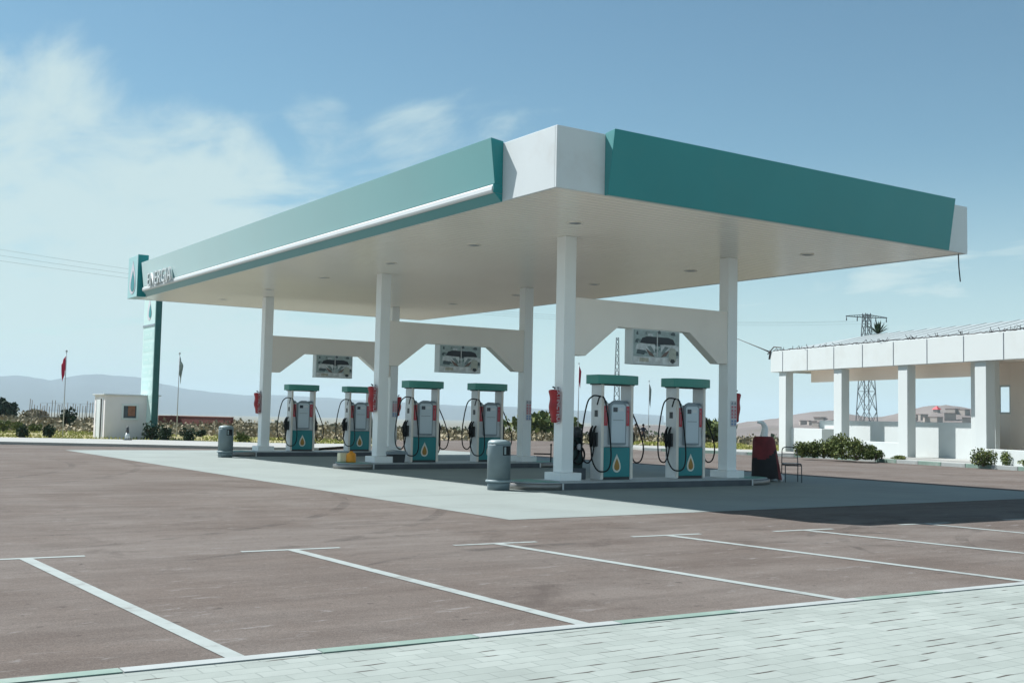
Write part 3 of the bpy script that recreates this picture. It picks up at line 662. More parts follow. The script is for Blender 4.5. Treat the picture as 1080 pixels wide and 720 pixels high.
# ------------------------------------------------------------------ covered extinguishers and notices on the columns
def make_cover(label, w=.27, h=.72):
    t = thing('covered_extinguisher', label, 'fire extinguisher', (0, 0, 0), 0, 'red covered fire extinguishers on the columns')
    bb = MB(); secs = []                                # soft vinyl sleeve over a bottle, local -X faces out from the wall at x=0
    for k in range(9):
        z = h * k / 8; f = 1 - .10 * math.sin(math.pi * k / 8) + (.05 if k > 6 else 0); d = .20 * (1 - .15 * math.sin(k * 1.3)); w2 = w / 2 * f * (1 + .05 * math.sin(k * 2.1)); tilt = -.03 * (k - 4) / 4
        secs.append([(0.0, -w2 * .9, z), (-d * .55 + tilt, -w2, z), (-d + tilt, -w2 * .6, z + .01), (-d + tilt - .01, w2 * .6, z), (-d * .55 + tilt, w2, z), (0.0, w2 * .9, z)])
    vs = [p for s_ in secs for p in s_]; fs = []
    for k in range(8):
        for i in range(6): fs.append((k * 6 + i, k * 6 + (i + 1) % 6, (k + 1) * 6 + (i + 1) % 6, (k + 1) * 6 + i))
    fs += [(5, 4, 3, 2, 1, 0), tuple(range(48, 54))]
    bb.add(vs, fs, 0, True); sl_ = bb.build('cover', 'redvinyl', t); m_ = sl_.modifiers.new('soft', 'SUBSURF'); m_.levels = m_.render_levels = 1
    bb = MB(); bb.tube([(-.1, 0, h), (-.1, 0, h + .03), (-.13, .04, h + .05)], .018, 8); bb.build('valve', 'dark', t)
    bb = MB(); bb.box(-.03, .0, -.02, .02, h - .02, h + .05); bb.build('bracket', 'galv', t)
    mwx = Matrix(((0, 0, 0, 0),) * 4)
    mw1 = Matrix.Translation((-.10, -w / 2 * 1.0 - .006, h / 2)) @ Matrix.Rotation(R(90), 4, 'X') @ Matrix.Rotation(R(-90), 4, 'Z')
    text('cover_lettering', 'EXTINCTEUR', .13, 'stickwhite', t, mw1, .003)
    return t
clab = ['red covered fire extinguisher on the nearest column, white letters facing us', 'red covered fire extinguisher on the left column of the middle portal', 'red covered fire extinguisher on the leftmost column', 'dark red covered extinguisher seen edge-on behind the notice on the rightmost column', 'dark red covered extinguisher half hidden behind the middle portal column']
ce = make_cover(clab[0]); ce.location = (-.002, .15, 1.20)
dup(ce, (-.002, PY + .15, 1.36), None, clab[1]); dup(ce, (-.002, 2 * PY + .15, 1.24), None, clab[2])
dup(ce, (PX + CWD + .002, .15, 1.28), R(180), clab[3]); dup(ce, (PX + CWD + .002, 2 * PY + .15, 1.25), R(180), clab[4])
def make_notice(label):
    t = thing('safety_notice', label, 'notice', (0, 0, 0), 0, 'printed safety notices on the right-hand columns')
    bb = MB(); bb.box(0, .20, -.006, 0, 0, .60); bb.build('notice_sheet', 'stickwhite', t)
    bb = MB(); rn = random.Random(3)
    for k, z in enumerate((.515, .43, .35, .27, .19, .10, .03)):
        for c in (0, 1):
            x0 = .012 + c * .095; m = 0 if k < 5 else 1
            if k in (0,): bb.add([(x0, -.008, z), (x0 + .08, -.008, z), (x0 + .04, -.008, z + .07)], [(0, 1, 2)], 2)
            else:
                bb.add([(x0 + .01, -.008, z), (x0 + .075, -.008, z), (x0 + .075, -.008, z + .05), (x0 + .01, -.008, z + .05)], [(0, 1, 2, 3)], m)
    for z in (.335, .255): bb.add([(.005, -.009, z), (.195, -.009, z), (.195, -.009, z + .012), (.005, -.009, z + .012)], [(0, 1, 2, 3)], 0)
    bb.build('pictograms', ['pinkred', 'stickblue', 'framegrey'], t)
    return t
nlab = ['safety notice with rows of pictograms on the rightmost column', 'faded safety notice on the right column of the middle portal', 'safety notice on the rear column showing behind the middle portal']
nt_ = make_notice(nlab[0]); nt_.location = (PX + .095, -.002, 1.20)
dup(nt_, (PX + .095, PY - .002, 1.22), None, nlab[1]); dup(nt_, (PX + .095, 2 * PY - .002, 1.22), None, nlab[2])

# ------------------------------------------------------------------ small things on the forecourt
def make_bin(label):
    t = thing('litter_bin', label, 'bin', (0, 0, 0), 0, 'round grey litter bins on the forecourt')
    bb = MB(); bb.lathe([(.225, 0), (.228, .10), (.235, .16)], 28); bb.build('foot', 'bin', t)
    bb = MB(); bb.lathe([(.262, .160), (.268, .175), (.262, .20), (.242, .205)], 28); bb.build('foot_ring', 'binlip', t)
    bb = MB(); bb.lathe([(.238, .206), (.236, .88), (.234, .92)], 28); bb.build('body', 'bin', t)
    bb = MB(); bb.lathe([(.236, .921), (.232, .955), (.21, .985), (.16, 1.005), (0, 1.012)], 28); bb.build('dome_lid', 'binlip', t)
    bb = MB()                                            # litter slot let into the drum
    for m, ra, rb, a0, a1, z0, z1 in ((0, .239, .241, -104, -56, .70, .885), (1, .2415, .243, -98, -88, .72, .865)):
        n = 8; vs = []
        for i in range(n + 1):
            a = R(a0 + (a1 - a0) * i / n); vs += [(rb * math.cos(a), rb * math.sin(a), z0), (rb * math.cos(a), rb * math.sin(a), z1)]
        bb.add(vs, [(2 * i, 2 * i + 2, 2 * i + 3, 2 * i + 1) for i in range(n)], m, True)
    bb.build('slot', ['black', 'binlip'], t)
    return t
b0 = make_bin('round grey litter bin standing beside the nearest pump island'); b0.location = (-1.62, -.06, GZ + .0045)
dup(b0, (-1.60, 15.85, GZ + .0045), None, 'round grey litter bin by the farthest island near the leftmost column')

t = thing('oil_can', 'orange and white plastic can on the middle island', 'can', (-.85, PY + .25, .006))
bb = MB(); bb.box(-.17, .10, -.10, .10, 0, .25); bb.build('white_can', 'canwhite', t, .03)
bb = MB(); bb.lathe([(.13, 0), (.135, .03), (.13, .22), (.10, .25), (.05, .27), (.05, .30), (0, .30)], 18, (.14, -.14, 0)); bb.build('orange_tub', 'orange', t)
t['label'] = 'orange tub with a yellowed white can on the middle island end'
t = thing('windscreen_box', 'black box with a wide lid by the pump on the middle island', 'box', (.62, PY + .05, 0))
bb = MB(); bb.prism([(-.20, 0), (.20, 0), (.23, .22), (-.23, .22)], -.14, .14, 'y'); bb.build('tub', 'dark', t, .01)
bb = MB(); bb.prism([(-.34, .222), (.30, .222), (.26, .30), (.0, .34), (-.34, .29)], -.17, .17, 'y'); bb.build('lid', 'framegrey', t, .01)

t = thing('tool_rack', 'dark green forecourt tool rack hung with black hoses beside the nearest pump', 'rack', (.66, .42, .0))
bb = MB(); bb.box(-.30, .22, .0, .04, .10, 1.02); bb.build('back_panel', mat('rack_green', (.015, .045, .045), .5), t, .008)
bb = MB(); bb.box(-.10, .24, -.10, .12, .0, .24); bb.build('base_box', 'island', t, .01)
for k, (x, z, r_) in enumerate(((-.10, .62, .20), (.06, .52, .17), (-.02, .82, .14))):
    bb = MB(); bb.tube([(x + r_ * math.cos(a * .3927), -.03 - .02 * k, z + r_ * 1.15 * math.sin(a * .3927)) for a in range(17)], .022, 8); bb.build('hose_coil', 'black', t)
bb = MB(); bb.lathe([(.0, -.07), (.05, -.05), (.065, 0), (.05, .05), (0, .07)], 14, (.05, -.1, .70)); bb.build('float_ball', 'stickwhite', t)
bb = MB(); bb.lathe([(.0, -.10), (.11, -.08), (.12, .05), (.08, .12), (0, .14)], 14, (-.02, -.09, 1.0)); bb.build('bucket', 'dark', t)
bb = MB(); bb.lathe([(.0, -.02), (.022, 0), (0, .02)], 10, (-.24, -.02, .78)); bb.build('reflector', 'lightstrip', t)

t = thing('barrier_post', 'thin black post with a side bar on the middle island end', 'post', (5.55, PY - .45, 0))
bb = MB(); bb.tube([(0, 0, 0), (0, 0, .50), (0, 0, .52)], .02, 8); bb.tube([(0, 0, .5), (0, 0, .545)], [.035, .02], 8); bb.build('post', 'black', t)
bb = MB(); bb.tube([(0, 0, .24), (-.58, .05, .25)], .02, 8); bb.build('side_bar', 'black', t)

# draped wheeled extinguisher by the end of the nearest island
t = thing('wheeled_extinguisher', 'upright unit draped in a dark red cover with a white hooked top', 'fire extinguisher', (6.80, .72, GZ))
bb = MB(); n = 26; secs = []
for kk in range(31):
    k = kk / 3; z = .06 + 1.06 * k / 10; vs_ = []
    for i in range(n):
        a = 2 * math.pi * i / n; fold = 1 + .045 * math.sin(7 * a + k * .25) * (1 - k / 12)
        wx = (.42 - .13 * k / 10) * fold; wy = (.32 - .08 * k / 10) * fold; cx = .10 * (1 - k / 10)
        if k > 9: wx *= 1 - .14 * (k - 9) ** 2; wy *= 1 - .2 * (k - 9) ** 2
        vs_.append((cx + wx * math.cos(a), wy * math.sin(a), z + (.02 * math.sin(3 * a) if kk == 0 else 0)))
    secs.append(vs_)
vs = [p for s_ in secs for p in s_]; fs = []; ms = []
for k in range(30):
    for i in range(n): fs.append((k * n + i, k * n + (i + 1) % n, (k + 1) * n + (i + 1) % n, (k + 1) * n + i))
fs.append(tuple(range(30 * n, 31 * n)))
bb.add(vs, fs, 0, True)
for q in range(len(bb.f)):
    cz = sum(bb.v[i][2] for i in bb.f[q]) / len(bb.f[q]); cx = sum(bb.v[i][0] for i in bb.f[q]) / len(bb.f[q])
    if cz < .68 + .12 * math.sin(cx * 7) and cx < .20: bb.m[q] = 1
M['maroon'] = mat('maroon_cloth', (.15, .012, .018), .7, .25, 5., bump=.4, bscale=8.)
M['blackcloth'] = mat('black_cloth', (.012, .012, .016), .8, .25, 5., bump=.4, bscale=8.)
bb.build('drape', ['maroon', 'blackcloth'], t)
bb = MB(); bb.tube(arc([(.0, 0, 1.10), (.04, 0, 1.28), (.02, 0, 1.38), (-.06, 0, 1.46), (-.20, 0, 1.47)]), [.10 - .0017 * k for k in range(41)], 12); bb.build('hooked_top', 'column', t)
bb = MB(); bb.tube([(.36, -.02, .62), (.42, -.06, .66)], .05, 10); bb.build('knob', 'black', t)
for s in (-1, 1):
    bb = MB(); bb.tube([(.44, s * .16 - .03, .10), (.44, s * .16 + .03, .10)], .10, 18); w_ = bb.build('wheel', 'stickwhite', t, .01)

# metal chair
t = thing('metal_chair', 'empty thin metal chair standing in the canopy shade', 'chair', (7.35, .30, GZ), R(-35))
bb = MB(); rr = .0125
for s in (-1, 1):
    bb.tube(arc([(s * .2, .20, 0), (s * .2, .19, .42), (s * .19, .22, .70), (s * .17, .25, .82), (s * .10, .26, .86), (0, .26, .865)]), rr, 8)
    bb.tube(arc([(s * .2, .19, .44), (s * .2, .0, .445), (s * .2, -.15, .44), (s * .2, -.20, .40), (s * .2, -.21, .2), (s * .2, -.22, 0)]), rr, 8)
bb.tube([(-.2, -.2, .42), (.2, -.2, .42)], rr, 8); bb.tube([(-.2, .19, .42), (.2, .19, .42)], rr, 8)
bb.build('frame', 'chair', t)
bb = MB(); bb.box(-.2, .2, -.2, .2, .452, .47); bb.build('seat', 'chair', t, .008)
bb = MB()
for z in (.60, .70): bb.tube([(-.19, .225, z), (.19, .225, z)], .008, 6)
bb.build('back_rail', 'chair', t)

# ------------------------------------------------------------------ guard hut, totem, flagpoles, cone
hx, hy = -.2, 36.5
t = thing('guard_hut', 'small pale guard hut with an open door beside the totem', 'hut', (hx, hy, GZ))
Wd, Dp, Hh = 2.55, 2.0, 2.12
bb = MB(); q = .06
bb.box(0, Wd, 0, q, 0, .95); bb.box(0, .78, 0, q, .952, 1.72); bb.box(1.58, Wd, 0, q, .952, 1.72); bb.box(0, Wd, 0, q, 1.722, Hh)
bb.box(Wd - q, Wd, q + .002, Dp - q - .002, 0, Hh); bb.box(0, Wd, Dp - q, Dp, 0, Hh)
bb.box(0, q, q + .002, .45, 0, Hh); bb.box(0, q, 1.5, Dp - q - .002, 0, Hh); bb.box(0, q, .452, 1.498, 1.95, Hh); bb.build('wall', 'hutwall', t)
bb = MB(); bb.box(-.10, Wd + .10, -.10, Dp + .10, Hh + .002, Hh + .07); bb.build('roof', 'alu', t, .01)
bb = MB(); bb.box(-.03, .03, .30, .46, .0, 1.96); bb.box(-.03, .03, 1.49, 1.56, 0, 1.96); bb.build('door_frame', 'alu', t)
bb = MB(); bb.box(-.9, 0, 0, .04, .04, 1.93, 0, Matrix.Translation((.02, 1.48, 0)) @ Matrix.Rotation(R(86), 4, 'Z')); dr = bb.build('door', 'white', t)
bb = MB(); f_ = .09; x0, x1, z0, z1 = .78, 1.58, .95, 1.72
bb.box(x0, x1, -.05, .03, z0, z0 + f_); bb.box(x0, x1, -.05, .03, z1 - f_, z1); bb.box(x0, x0 + f_, -.05, .03, z0 + f_, z1 - f_); bb.box(x1 - f_, x1, -.05, .03, z0 + f_, z1 - f_)
wn = bb.build('window', 'white', t)
bb = MB(); bb.box(x0 + f_, x1 - f_, .04, .05, z0 + f_, z1 - f_, 0); bb.build('pane', 'glass', wn)
bb = MB(); bb.box(x0 + .32, x1 - .14, .028, .036, z0 + f_ + .1, z1 - f_, 0); bb.build('curtain', 'curtain', wn)

t = thing('price_totem', 'tall pale teal price totem with a dark green edge behind the hut', 'totem', (1.9, 35.3, GZ))
M['rowteal'] = mat('row_teal', (.50, .70, .68), .35, .03, .8)
M['totem'] = mat('totem_face', (.56, .74, .72), .35, .03, .8)
bb = MB(); bb.box(-.12, .12, .35, 2.35, .5, 7.2); tf = bb.build('body', 'totem', t, .02)
bb = MB(); bb.box(-.145, .145, .20, .348, .0, 7.25); bb.build('green_edge', mat('totem_edge', (.012, .10, .095), .4), t, .02)
bb = MB(); bb.box(-.13, .13, .36, 2.3, 0, .498); bb.build('plinth', 'island', t, .02)
bb = MB(); bb.box(-.15, .15, .352, 2.36, 5.55, 5.64); bb.build('logo_ledge', 'framegrey', t)
bb = MB(); drop(bb, .7, 1.1, (-.121, 1.4, 6.4), .012, 0, 'x'); drop(bb, .42, .66, (-.134, 1.25, 6.3), .012, 1, 'x'); bb.build('logo_emblem', ['stickwhite', 'tealpump'], tf)
for k in range(6):
    z = 5.15 - k * .62
    bb = MB(); bb.box(-.126, -.1205, .5, 2.2, z - .22, z + .22); pr = bb.build('price_row', 'rowteal', tf)
    bb = MB(); bb.box(-.129, -.1265, .7, 1.1, z - .11, z + .11); bb.box(-.129, -.1265, 1.3, 2.0, z - .05, z + .05); bb.build('row_print', 'totem', pr)

def flagpole(label, base, h, m, fl, r0=.032):
    t = thing('flagpole', label, 'flagpole', base)
    bb = MB(); bb.tube([(0, 0, 0), (0, 0, h)], [r0, r0 * .55], 8); bb.tube([(0, 0, h), (0, 0, h + .12)], [.07, .01], 8); bb.build('pole', 'pole', t)
    bb = MB(); n = 8; vs = []
    for i in range(n + 1):                                # flag hanging limp in folds
        f = i / n
        for k in range(7):
            g = k / 6; x = fl[0] * g * (1 - .45 * f) * CR.x; y = fl[0] * g * (1 - .45 * f) * CR.y; w = .06 * math.sin(g * 9 + f * 3)
            vs.append((x + w * CF.x, y + w * CF.y, h - .1 - f * fl[1] * (.35 + .65 * (1 if g < .05 else .75 + .25 * g)) - abs(g) * .55))
    bb.add(vs, [(i * 7 + k, i * 7 + k + 1, (i + 1) * 7 + k + 1, (i + 1) * 7 + k) for i in range(n) for k in range(6)], 0, True)
    f_ = bb.build('flag', m, t); sm = f_.modifiers.new('thick', 'SOLIDIFY'); sm.thickness = .01
    return t
g = G(66, 461); flagpole('thin flagpole with a limp red flag on the grassy verge', (g.x, g.y, VZ), 4.25, 'flagred', (-.24, .85))
g = G(186, 461); flagpole('thin flagpole with a faded flag beyond the totem', (g.x, g.y, VZ), 4.5, 'flagpale', (.22, 1.0))
g = AT(609.5, 452, 95); flagpole('distant flagpole with a red flag behind the nearest column', (g.x, g.y, tz(g.x, g.y)), 6.6, 'flagred', (.22, 1.5), .05)
g = AT(684, 452, 90); flagpole('distant thin pole with a drooping faded flag between two front pumps', (g.x, g.y, tz(g.x, g.y)), 5.1, 'flagpale', (.2, 1.5), .03)
g = G(134, 466.5)
t = thing('traffic_cone', 'small dark-topped white cone on the pavement before the hut', 'cone', (g.x, g.y, GZ + .11))
bb = MB(); bb.box(-.16, .16, -.16, .16, 0, .04); bb.build('foot', 'dark', t, .01)
bb = MB(); bb.lathe([(.12, .041), (.07, .30)], 16); bb.build('sleeve', 'lightstrip', t)
bb = MB(); bb.lathe([(.07, .301), (.055, .56), (.02, .60)], 16); bb.build('tip', 'dark', t)

# ------------------------------------------------------------------ colonnaded building on the right
E0 = Vector((27.373, 18.719)); EV = Vector((-.2456, -.9694)).normalized(); EN = Vector((EV.y, -EV.x)) * -1   # along, and inwards (away from the yard)
if EN.x < 0: EN = -EN
BT = Matrix(((EV.x, EN.x, 0, E0.x), (EV.y, EN.y, 0, E0.y), (0, 0, 1, GZ), (0, 0, 0, 1)))   # local: x along facade towards us, y inwards
bl = thing('arcade_building', 'long white colonnaded building with low parapets and barbed wire along its roof edge', 'building')
bl.matrix_world = BT
def bpart(name, m, boxes, bevel=.01, parent=None):
    bb = MB()
    for q in boxes: bb.box(*q)
    return bb.build(name, m, parent or bl, bevel)
pz = 3.94; SP = 4.41
for k in range(7):
    s = k * SP
    bpart('pillar', 'wallwhite', [(s - .58, s, 0, .42, 0, pz)], .012)
END = 6 * SP + .3
fas = bpart('fascia', 'wallwhite', [(-1.15, END, -.12, .16, pz + .002, pz + 1.03)], .015)
for k in range(14):
    s = -.1 + k * 2.05
    bpart('rain_pipe', 'galv', [(s - .012, s + .012, -.14, -.122, pz + .0, pz + 1.0)], .005, fas)
bpart('end_fascia', 'wallwhite', [(-1.15, -.87, .162, 6.4, pz + .002, pz + 1.03)])
bpart('ceiling', 'wallwarm', [(-.868, END, .162, 6.4, pz + .1, pz + .3)], 0)
bb = MB(); z0, z1 = pz + 1.0, pz + 1.82
bb.add([(-1.1, -.1, z0), (END, -.1, z0), (END, 6.6, z0), (-1.1, 6.6, z0), (2.4, 3.2, z1), (END - 3, 3.2, z1)], [(0, 1, 5, 4), (1, 2, 5), (2, 3, 4, 5), (3, 0, 4)])
rf = bb.build('roof', 'roofwhite', bl)
bb = MB(); k = 2.6
while k < END - 3.2:
    for o_ in (0,): bb.add([(k - .02, -.1, z0 + .012), (k + .02, -.1, z0 + .012), (k + .02, 3.2, z1 + .022), (k - .02, 3.2, z1 + .022), (k - .02, -.1, z0 - .04), (k + .02, -.1, z0 - .04), (k + .02, 3.2, z1 - .04), (k - .02, 3.2, z1 - .04)], [(0, 1, 2, 3), (7, 6, 5, 4), (0, 4, 5, 1), (1, 5, 6, 2), (3, 7, 4, 0), (2, 6, 7, 3)])
    k += .9
bb.build('seam', 'roofwhite', rf)
# back wall 1.3 m in: parapet with openings, lintel, posts
bpart('lintel', 'wallwarm', [(.2, 2.6 * SP - .02, 1.3, 1.52, 3.46, pz + .098)])
bpart('parapet', 'wallwhite', [(.9, 2.6 * SP - .2, 1.3, 1.52, 0, 1.62)], .015)
bpart('corner_post', 'wallwhite', [(2.6 * SP - .2, 2.6 * SP + .12, 1.05, 1.52, 0, pz + .098)], .015)
bpart('door_wall', 'wallwhite', [(2.6 * SP + .122, 12.3, 1.30, 1.52, 0, pz + .098)])
dr = bpart('door', 'wallwhite', [(2.6 * SP + .16, 12.2, 1.24, 1.298, .1, 2.5)])
bpart('door_handle', 'dark', [(2.6 * SP + .3, 2.6 * SP + .42, 1.2, 1.238, 1.15, 1.2)], .004, dr)
# recessed wall with window further along
ws, we, wz0, wz1 = 10.85, 11.6, 2.0, 3.15
bw = bpart('room_wall', 'wallwarm', [(9.6, ws, 2.7, 2.9, 0, pz + .096), (ws + .002, we - .002, 2.7, 2.9, 0, wz0), (ws + .002, we - .002, 2.7, 2.9, wz1, pz + .096), (we, END, 2.7, 2.9, 0, pz + .096)])
bpart('window_frame', 'wallwhite', [(ws + .002, ws + .07, 2.72, 2.88, wz0, wz1), (we - .07, we - .002, 2.72, 2.88, wz0, wz1), (ws + .072, we - .072, 2.72, 2.88, wz0, wz0 + .07), (ws + .072, we - .072, 2.72, 2.88, wz1 - .07, wz1)])
# low walls towards the yard
bpart('low_block', 'wallwhite', [(-.9, 2.55, .28, 1.28, 0, 1.22)], .015)
bpart('front_wall', 'wallwhite', [(SP + .002, 2 * SP - .6, .05, .25, 0, .74)], .015)
bpart('front_wall', 'wallwhite', [(3 * SP - .3, 6 * SP, -.38, -.13, 0, .66)], .015)
bpart('step', 'pave', [(2 * SP + .02, 3 * SP - .32, -.3, 1.28, 0, .16)], .01)
bpart('floor_slab', 'pave', [(-1, END, .28, 6.5, .0, .10)], 0)
# tangled wire along the roof edge
bb = MB(); rn = random.Random(11); pts = []
for k in range(260):
    s = -1.1 + k * (END + 1.1) / 259; pts.append((s, -.02 + .05 * rn.uniform(-1, 1), pz + 1.05 + .05 * rn.random()))
bb.tube(pts, .022, 5)
for k in range(140):
    s = rn.uniform(-1.1, END); a = rn.uniform(-.5, .5); bb.tube([(s, -.03, pz + 1.03), (s + a * .5, -.03 + rn.uniform(-.2, .15), pz + 1.08 + rn.random() * .16)], .011, 4)
bb.build('roof_wire', 'rebar', bl)
bb = MB(); bb.tube([(-1.1, -.05, pz + .95), (-1.5, -.3, pz + 1.15), (-2.9, -1.0, pz + 1.75)], [.05, .03, .015], 6); bb.tube([(-1.3, -.2, pz + .9), (-.9, -.1, pz + 1.25), (-.4, 0, pz + 1.2)], .03, 5); bb.tube([(-1.25, -.13, pz + .65), (-1.15, -.13, pz + 1.1)], .05, 6)
bb.build('aerial', 'rebar', bl)
g = G(995, 486)
t = thing('crate', 'small pale blue box at the foot of the white colonnade', 'box', (g.x, g.y, GZ + .11))
bb = MB(); bb.box(-.17, .17, -.14, .14, 0, .26); bb.build('box', 'sky_blue_box', t, .02)
bb = MB(); bb.box(-.18, .18, -.15, .15, .265, .29); bb.build('lid', 'lightstrip', t, .01)

# ------------------------------------------------------------------ plants
def shrub(name, label, cat, base, w, h, n, leafm='leaf', size=.09, group=None, lobes=5, seed=0, trunk=0.):
    rn = random.Random(seed); t = thing(name, label, cat, base, 0, group)
    L_ = [(Vector((rn.uniform(-.55, .55) * w / 2, rn.uniform(-.55, .55) * w / 2, trunk + (h - trunk) * rn.uniform(.25, .62))), rn.uniform(.55, .85)) for _ in range(lobes)]
    bb = MB(); st = random.getstate(); random.seed(seed + 5)
    for i in range(n):
        c, r_ = L_[i % lobes]; d = Vector((random.gauss(0, 1), random.gauss(0, 1), random.gauss(0, 1))).normalized() * (random.random() ** .45)
        p = c + Vector((d.x * w * .5 * r_, d.y * w * .5 * r_, d.z * (h - trunk) * .62 * r_))
        if p.z < trunk * .6 + .03: p.z = trunk * .6 + .03 + random.random() * .12 * h
        bb.leaf(p, size * random.uniform(.6, 1.4), min(1, max(0, .5 + .25 * noise.noise(p * 3) + random.gauss(0, .18))), None, 0, 1.3)
    random.setstate(st)
    bb.build('foliage', leafm, t)
    bb = MB()
    for k in range(4): a = rn.random() * 6.28; bb.tube([(.02 * math.cos(a), .02 * math.sin(a), 0), (w * .12 * math.cos(a), w * .12 * math.sin(a), (trunk or h * .3)), (w * .3 * math.cos(a), w * .3 * math.sin(a), max(trunk * 1.2, h * .6))], [.03 + trunk * .03, .02 + trunk * .02, .008], 5)
    bb.build('stem', 'bark', t)
    return t
PL = [(846, 484.5, .75, .75), (858, 484.8, .8, .85), (869, 485.2, .85, .95), (880, 485.5, 1.0, 1.2), (892, 486.6, 1.25, 1.35), (904, 487.5, 1.1, 1.15), (913, 486.8, .7, .75), (923, 487.5, .7, .5)]
pl_lab = ['first', 'second', 'third', 'fourth', 'fifth', 'sixth', 'seventh', 'last']
for k, (u, v, w, h) in enumerate(PL):
    g = G(u, v); shrub('shrub', pl_lab[k] + ' shrub from the left in the row before the white parapet', 'shrub', (g.x, g.y, GZ + .09), w * .95, h * .8, 1200, 'leaf', .07, 'green shrubs planted before the colonnade', 5, 20 + k)
for k, (u, v, w, h, lb) in enumerate([(1037, 494, .85, .75, 'round dark green shrub at the corner of the planter below the white pillar'), (1062, 493.5, .62, .62, 'smaller round shrub against the low white wall by the right edge'), (1085, 495, 1.0, .3, 'low spreading shrub at the foot of the white wall'), (951, 487, .7, .22, 'low flat plant at the base of the third white pillar')]):
    g = G(u, v); shrub('shrub', lb, 'shrub', (g.x, g.y, GZ + .09), w, h, 1600 if k < 2 else 500, 'leaf', .055, 'green shrubs planted before the colonnade', 5, 40 + k)
VL = [(24, 461.5, .7, .75, 'first dark shrub from the left on the green verge'), (51, 461.8, .75, .85, 'dark shrub just left of the red flagpole foot'), (4, 456, 1.0, .9, 'rounded olive shrub at the left edge of the verge'), (20, 455, .9, .7, 'small olive shrub further back on the verge'),
      (38, 456, .8, .6, 'low shrub in the middle of the verge behind the others'), (172, 465.5, .9, .95, 'dark shrub right of the price totem'), (160, 464.5, 1.0, 1.2, 'dark shrub at the foot of the price totem'), (198, 465.8, .8, .85, 'dark shrub below the brick wall'), (212, 461, .6, .5, 'small shrub between two larger ones below the brick wall'), (256, 467.5, .8, .62, 'brownish shrub left of the farthest column')]
for k, (u, v, w, h, lb) in enumerate(VL):
    g = G(u, v); shrub('shrub', lb, 'shrub', (g.x, g.y, VZ), w * .85, h * .8, 600, 'leafdark' if k not in (2, 3, 4, 9) else 'leaf', .09, 'shrubs dotted over the green verge', 4, 60 + k)
def tree(label, u, depth, h, w, n, seed, m='leafdark', size=.5):
    g = AT(u, 450, depth); return_ = shrub('tree', label, 'tree', (g.x, g.y, tz(g.x, g.y)), w, h, n, m, size, None, 7, seed, h * .22)
    for ch in return_.children:
        if ch.name.startswith('foliage'): ch.name = 'crown'
        else: ch.name = 'trunk'
tree('dark rounded tree at the left edge of the photo before the mountains', 3, 150, 2.9, 3.2, 1300, 81)
tree('dry brown bushy tree standing over the brush left of the red flagpole', 36, 160, 2.3, 3.6, 700, 82, 'scrub')
tree('small dark sapling right of the red flagpole', 72, 75, 1.7, .9, 260, 83, 'leafdark', .22)
tree('tall dark bush seen between the two nearest columns', 570, 110, 3.0, 6.5, 1200, 84, 'leaf')
tree('dark bush by the rightmost column at the edge of the brush', 752, 105, 2.4, 4.0, 800, 85, 'leaf')
# palm-like spiky crown over the roof ridge
BTI = BT.inverted(); dd = 45.
while (BTI @ AT(926, 346, dd)).y < 3.25: dd += .05
g = AT(926, 346, dd); t = thing('spiky_plant', 'dark spiky plant tuft standing on the white roof ridge', 'plant', (g.x, g.y, GZ + pz + 1.62))
bb = MB(); bb.tube([(0, 0, -.6), (0, 0, .12)], [.06, .05], 8); bb.build('stem', 'bark', t)
bb = MB(); rn = random.Random(5)
for k in range(70):
    a = rn.random() * 6.28; el = rn.uniform(.25, 1.45); ln = rn.uniform(.35, .75); d = Vector((math.cos(a) * math.cos(el), math.sin(a) * math.cos(el), math.sin(el)))
    s_ = Vector((-math.sin(a), math.cos(a), 0)) * .045; p0 = Vector((0, 0, .2)); o = len(bb.v)
    bb.v += [tuple(p0 - s_ * .4), tuple(p0 + s_ * .4), tuple(p0 + d * ln * .6 + s_), tuple(p0 + d * ln), tuple(p0 + d * ln * .6 - s_)]
    bb.f.append([o, o + 1, o + 2, o + 3, o + 4]); bb.m.append(0); bb.sm.append(False); bb.tone.append(rn.random())
bb.build('frond', 'leafdark', t)

# verge grass, dry scrub and far trees: uncountable
def inside(p, poly):
    c = False; j = len(poly) - 1
    for i in range(len(poly)):
        if (poly[i][1] > p[1]) != (poly[j][1] > p[1]) and p[0] < (poly[j][0] - poly[i][0]) * (p[1] - poly[i][1]) / (poly[j][1] - poly[i][1]) + poly[i][0]: c = not c
        j = i
    return c
bb = MB(); V1 = [(-44, 73), (-18.5, 49.4), (-4.9, 35.4), (.7, 32.6), (4.7, 28.8), (9.3, 27.5), (13.0, 34), (8, 46), (-2, 56), (-14, 66), (-34, 88)]; V2 = [(25.0, 29.2), (26.8, 25.8), (27.6, 20.0), (30.5, 20.2), (38, 27), (37, 33.5), (32, 37), (29.8, 37.6)]
for V, n in ((V1, 17000), (V2, 9000)):
    x0 = min(p[0] for p in V); x1 = max(p[0] for p in V); y0 = min(p[1] for p in V); y1 = max(p[1] for p in V); c = 0
    while c < n:
        p = (random.uniform(x0, x1), random.uniform(y0, y1))
        if not inside(p, V): c += .15; continue
        if noise.noise(Vector((p[0] * .35, p[1] * .35, 7))) < -.02: c += .3; continue
        c += 1; k = noise.noise(Vector((p[0] * .25, p[1] * .25, 1)))
        bb.blade(Vector((p[0], p[1], VZ)), random.uniform(.05, .18), .05, min(1, max(0, .55 + .5 * k + random.gauss(0, .2))))
tag(bb.build('grass', 'grassy'), 'yellow green grass tufts covering the verges', 'grass', None, 'stuff')
bb = MB()
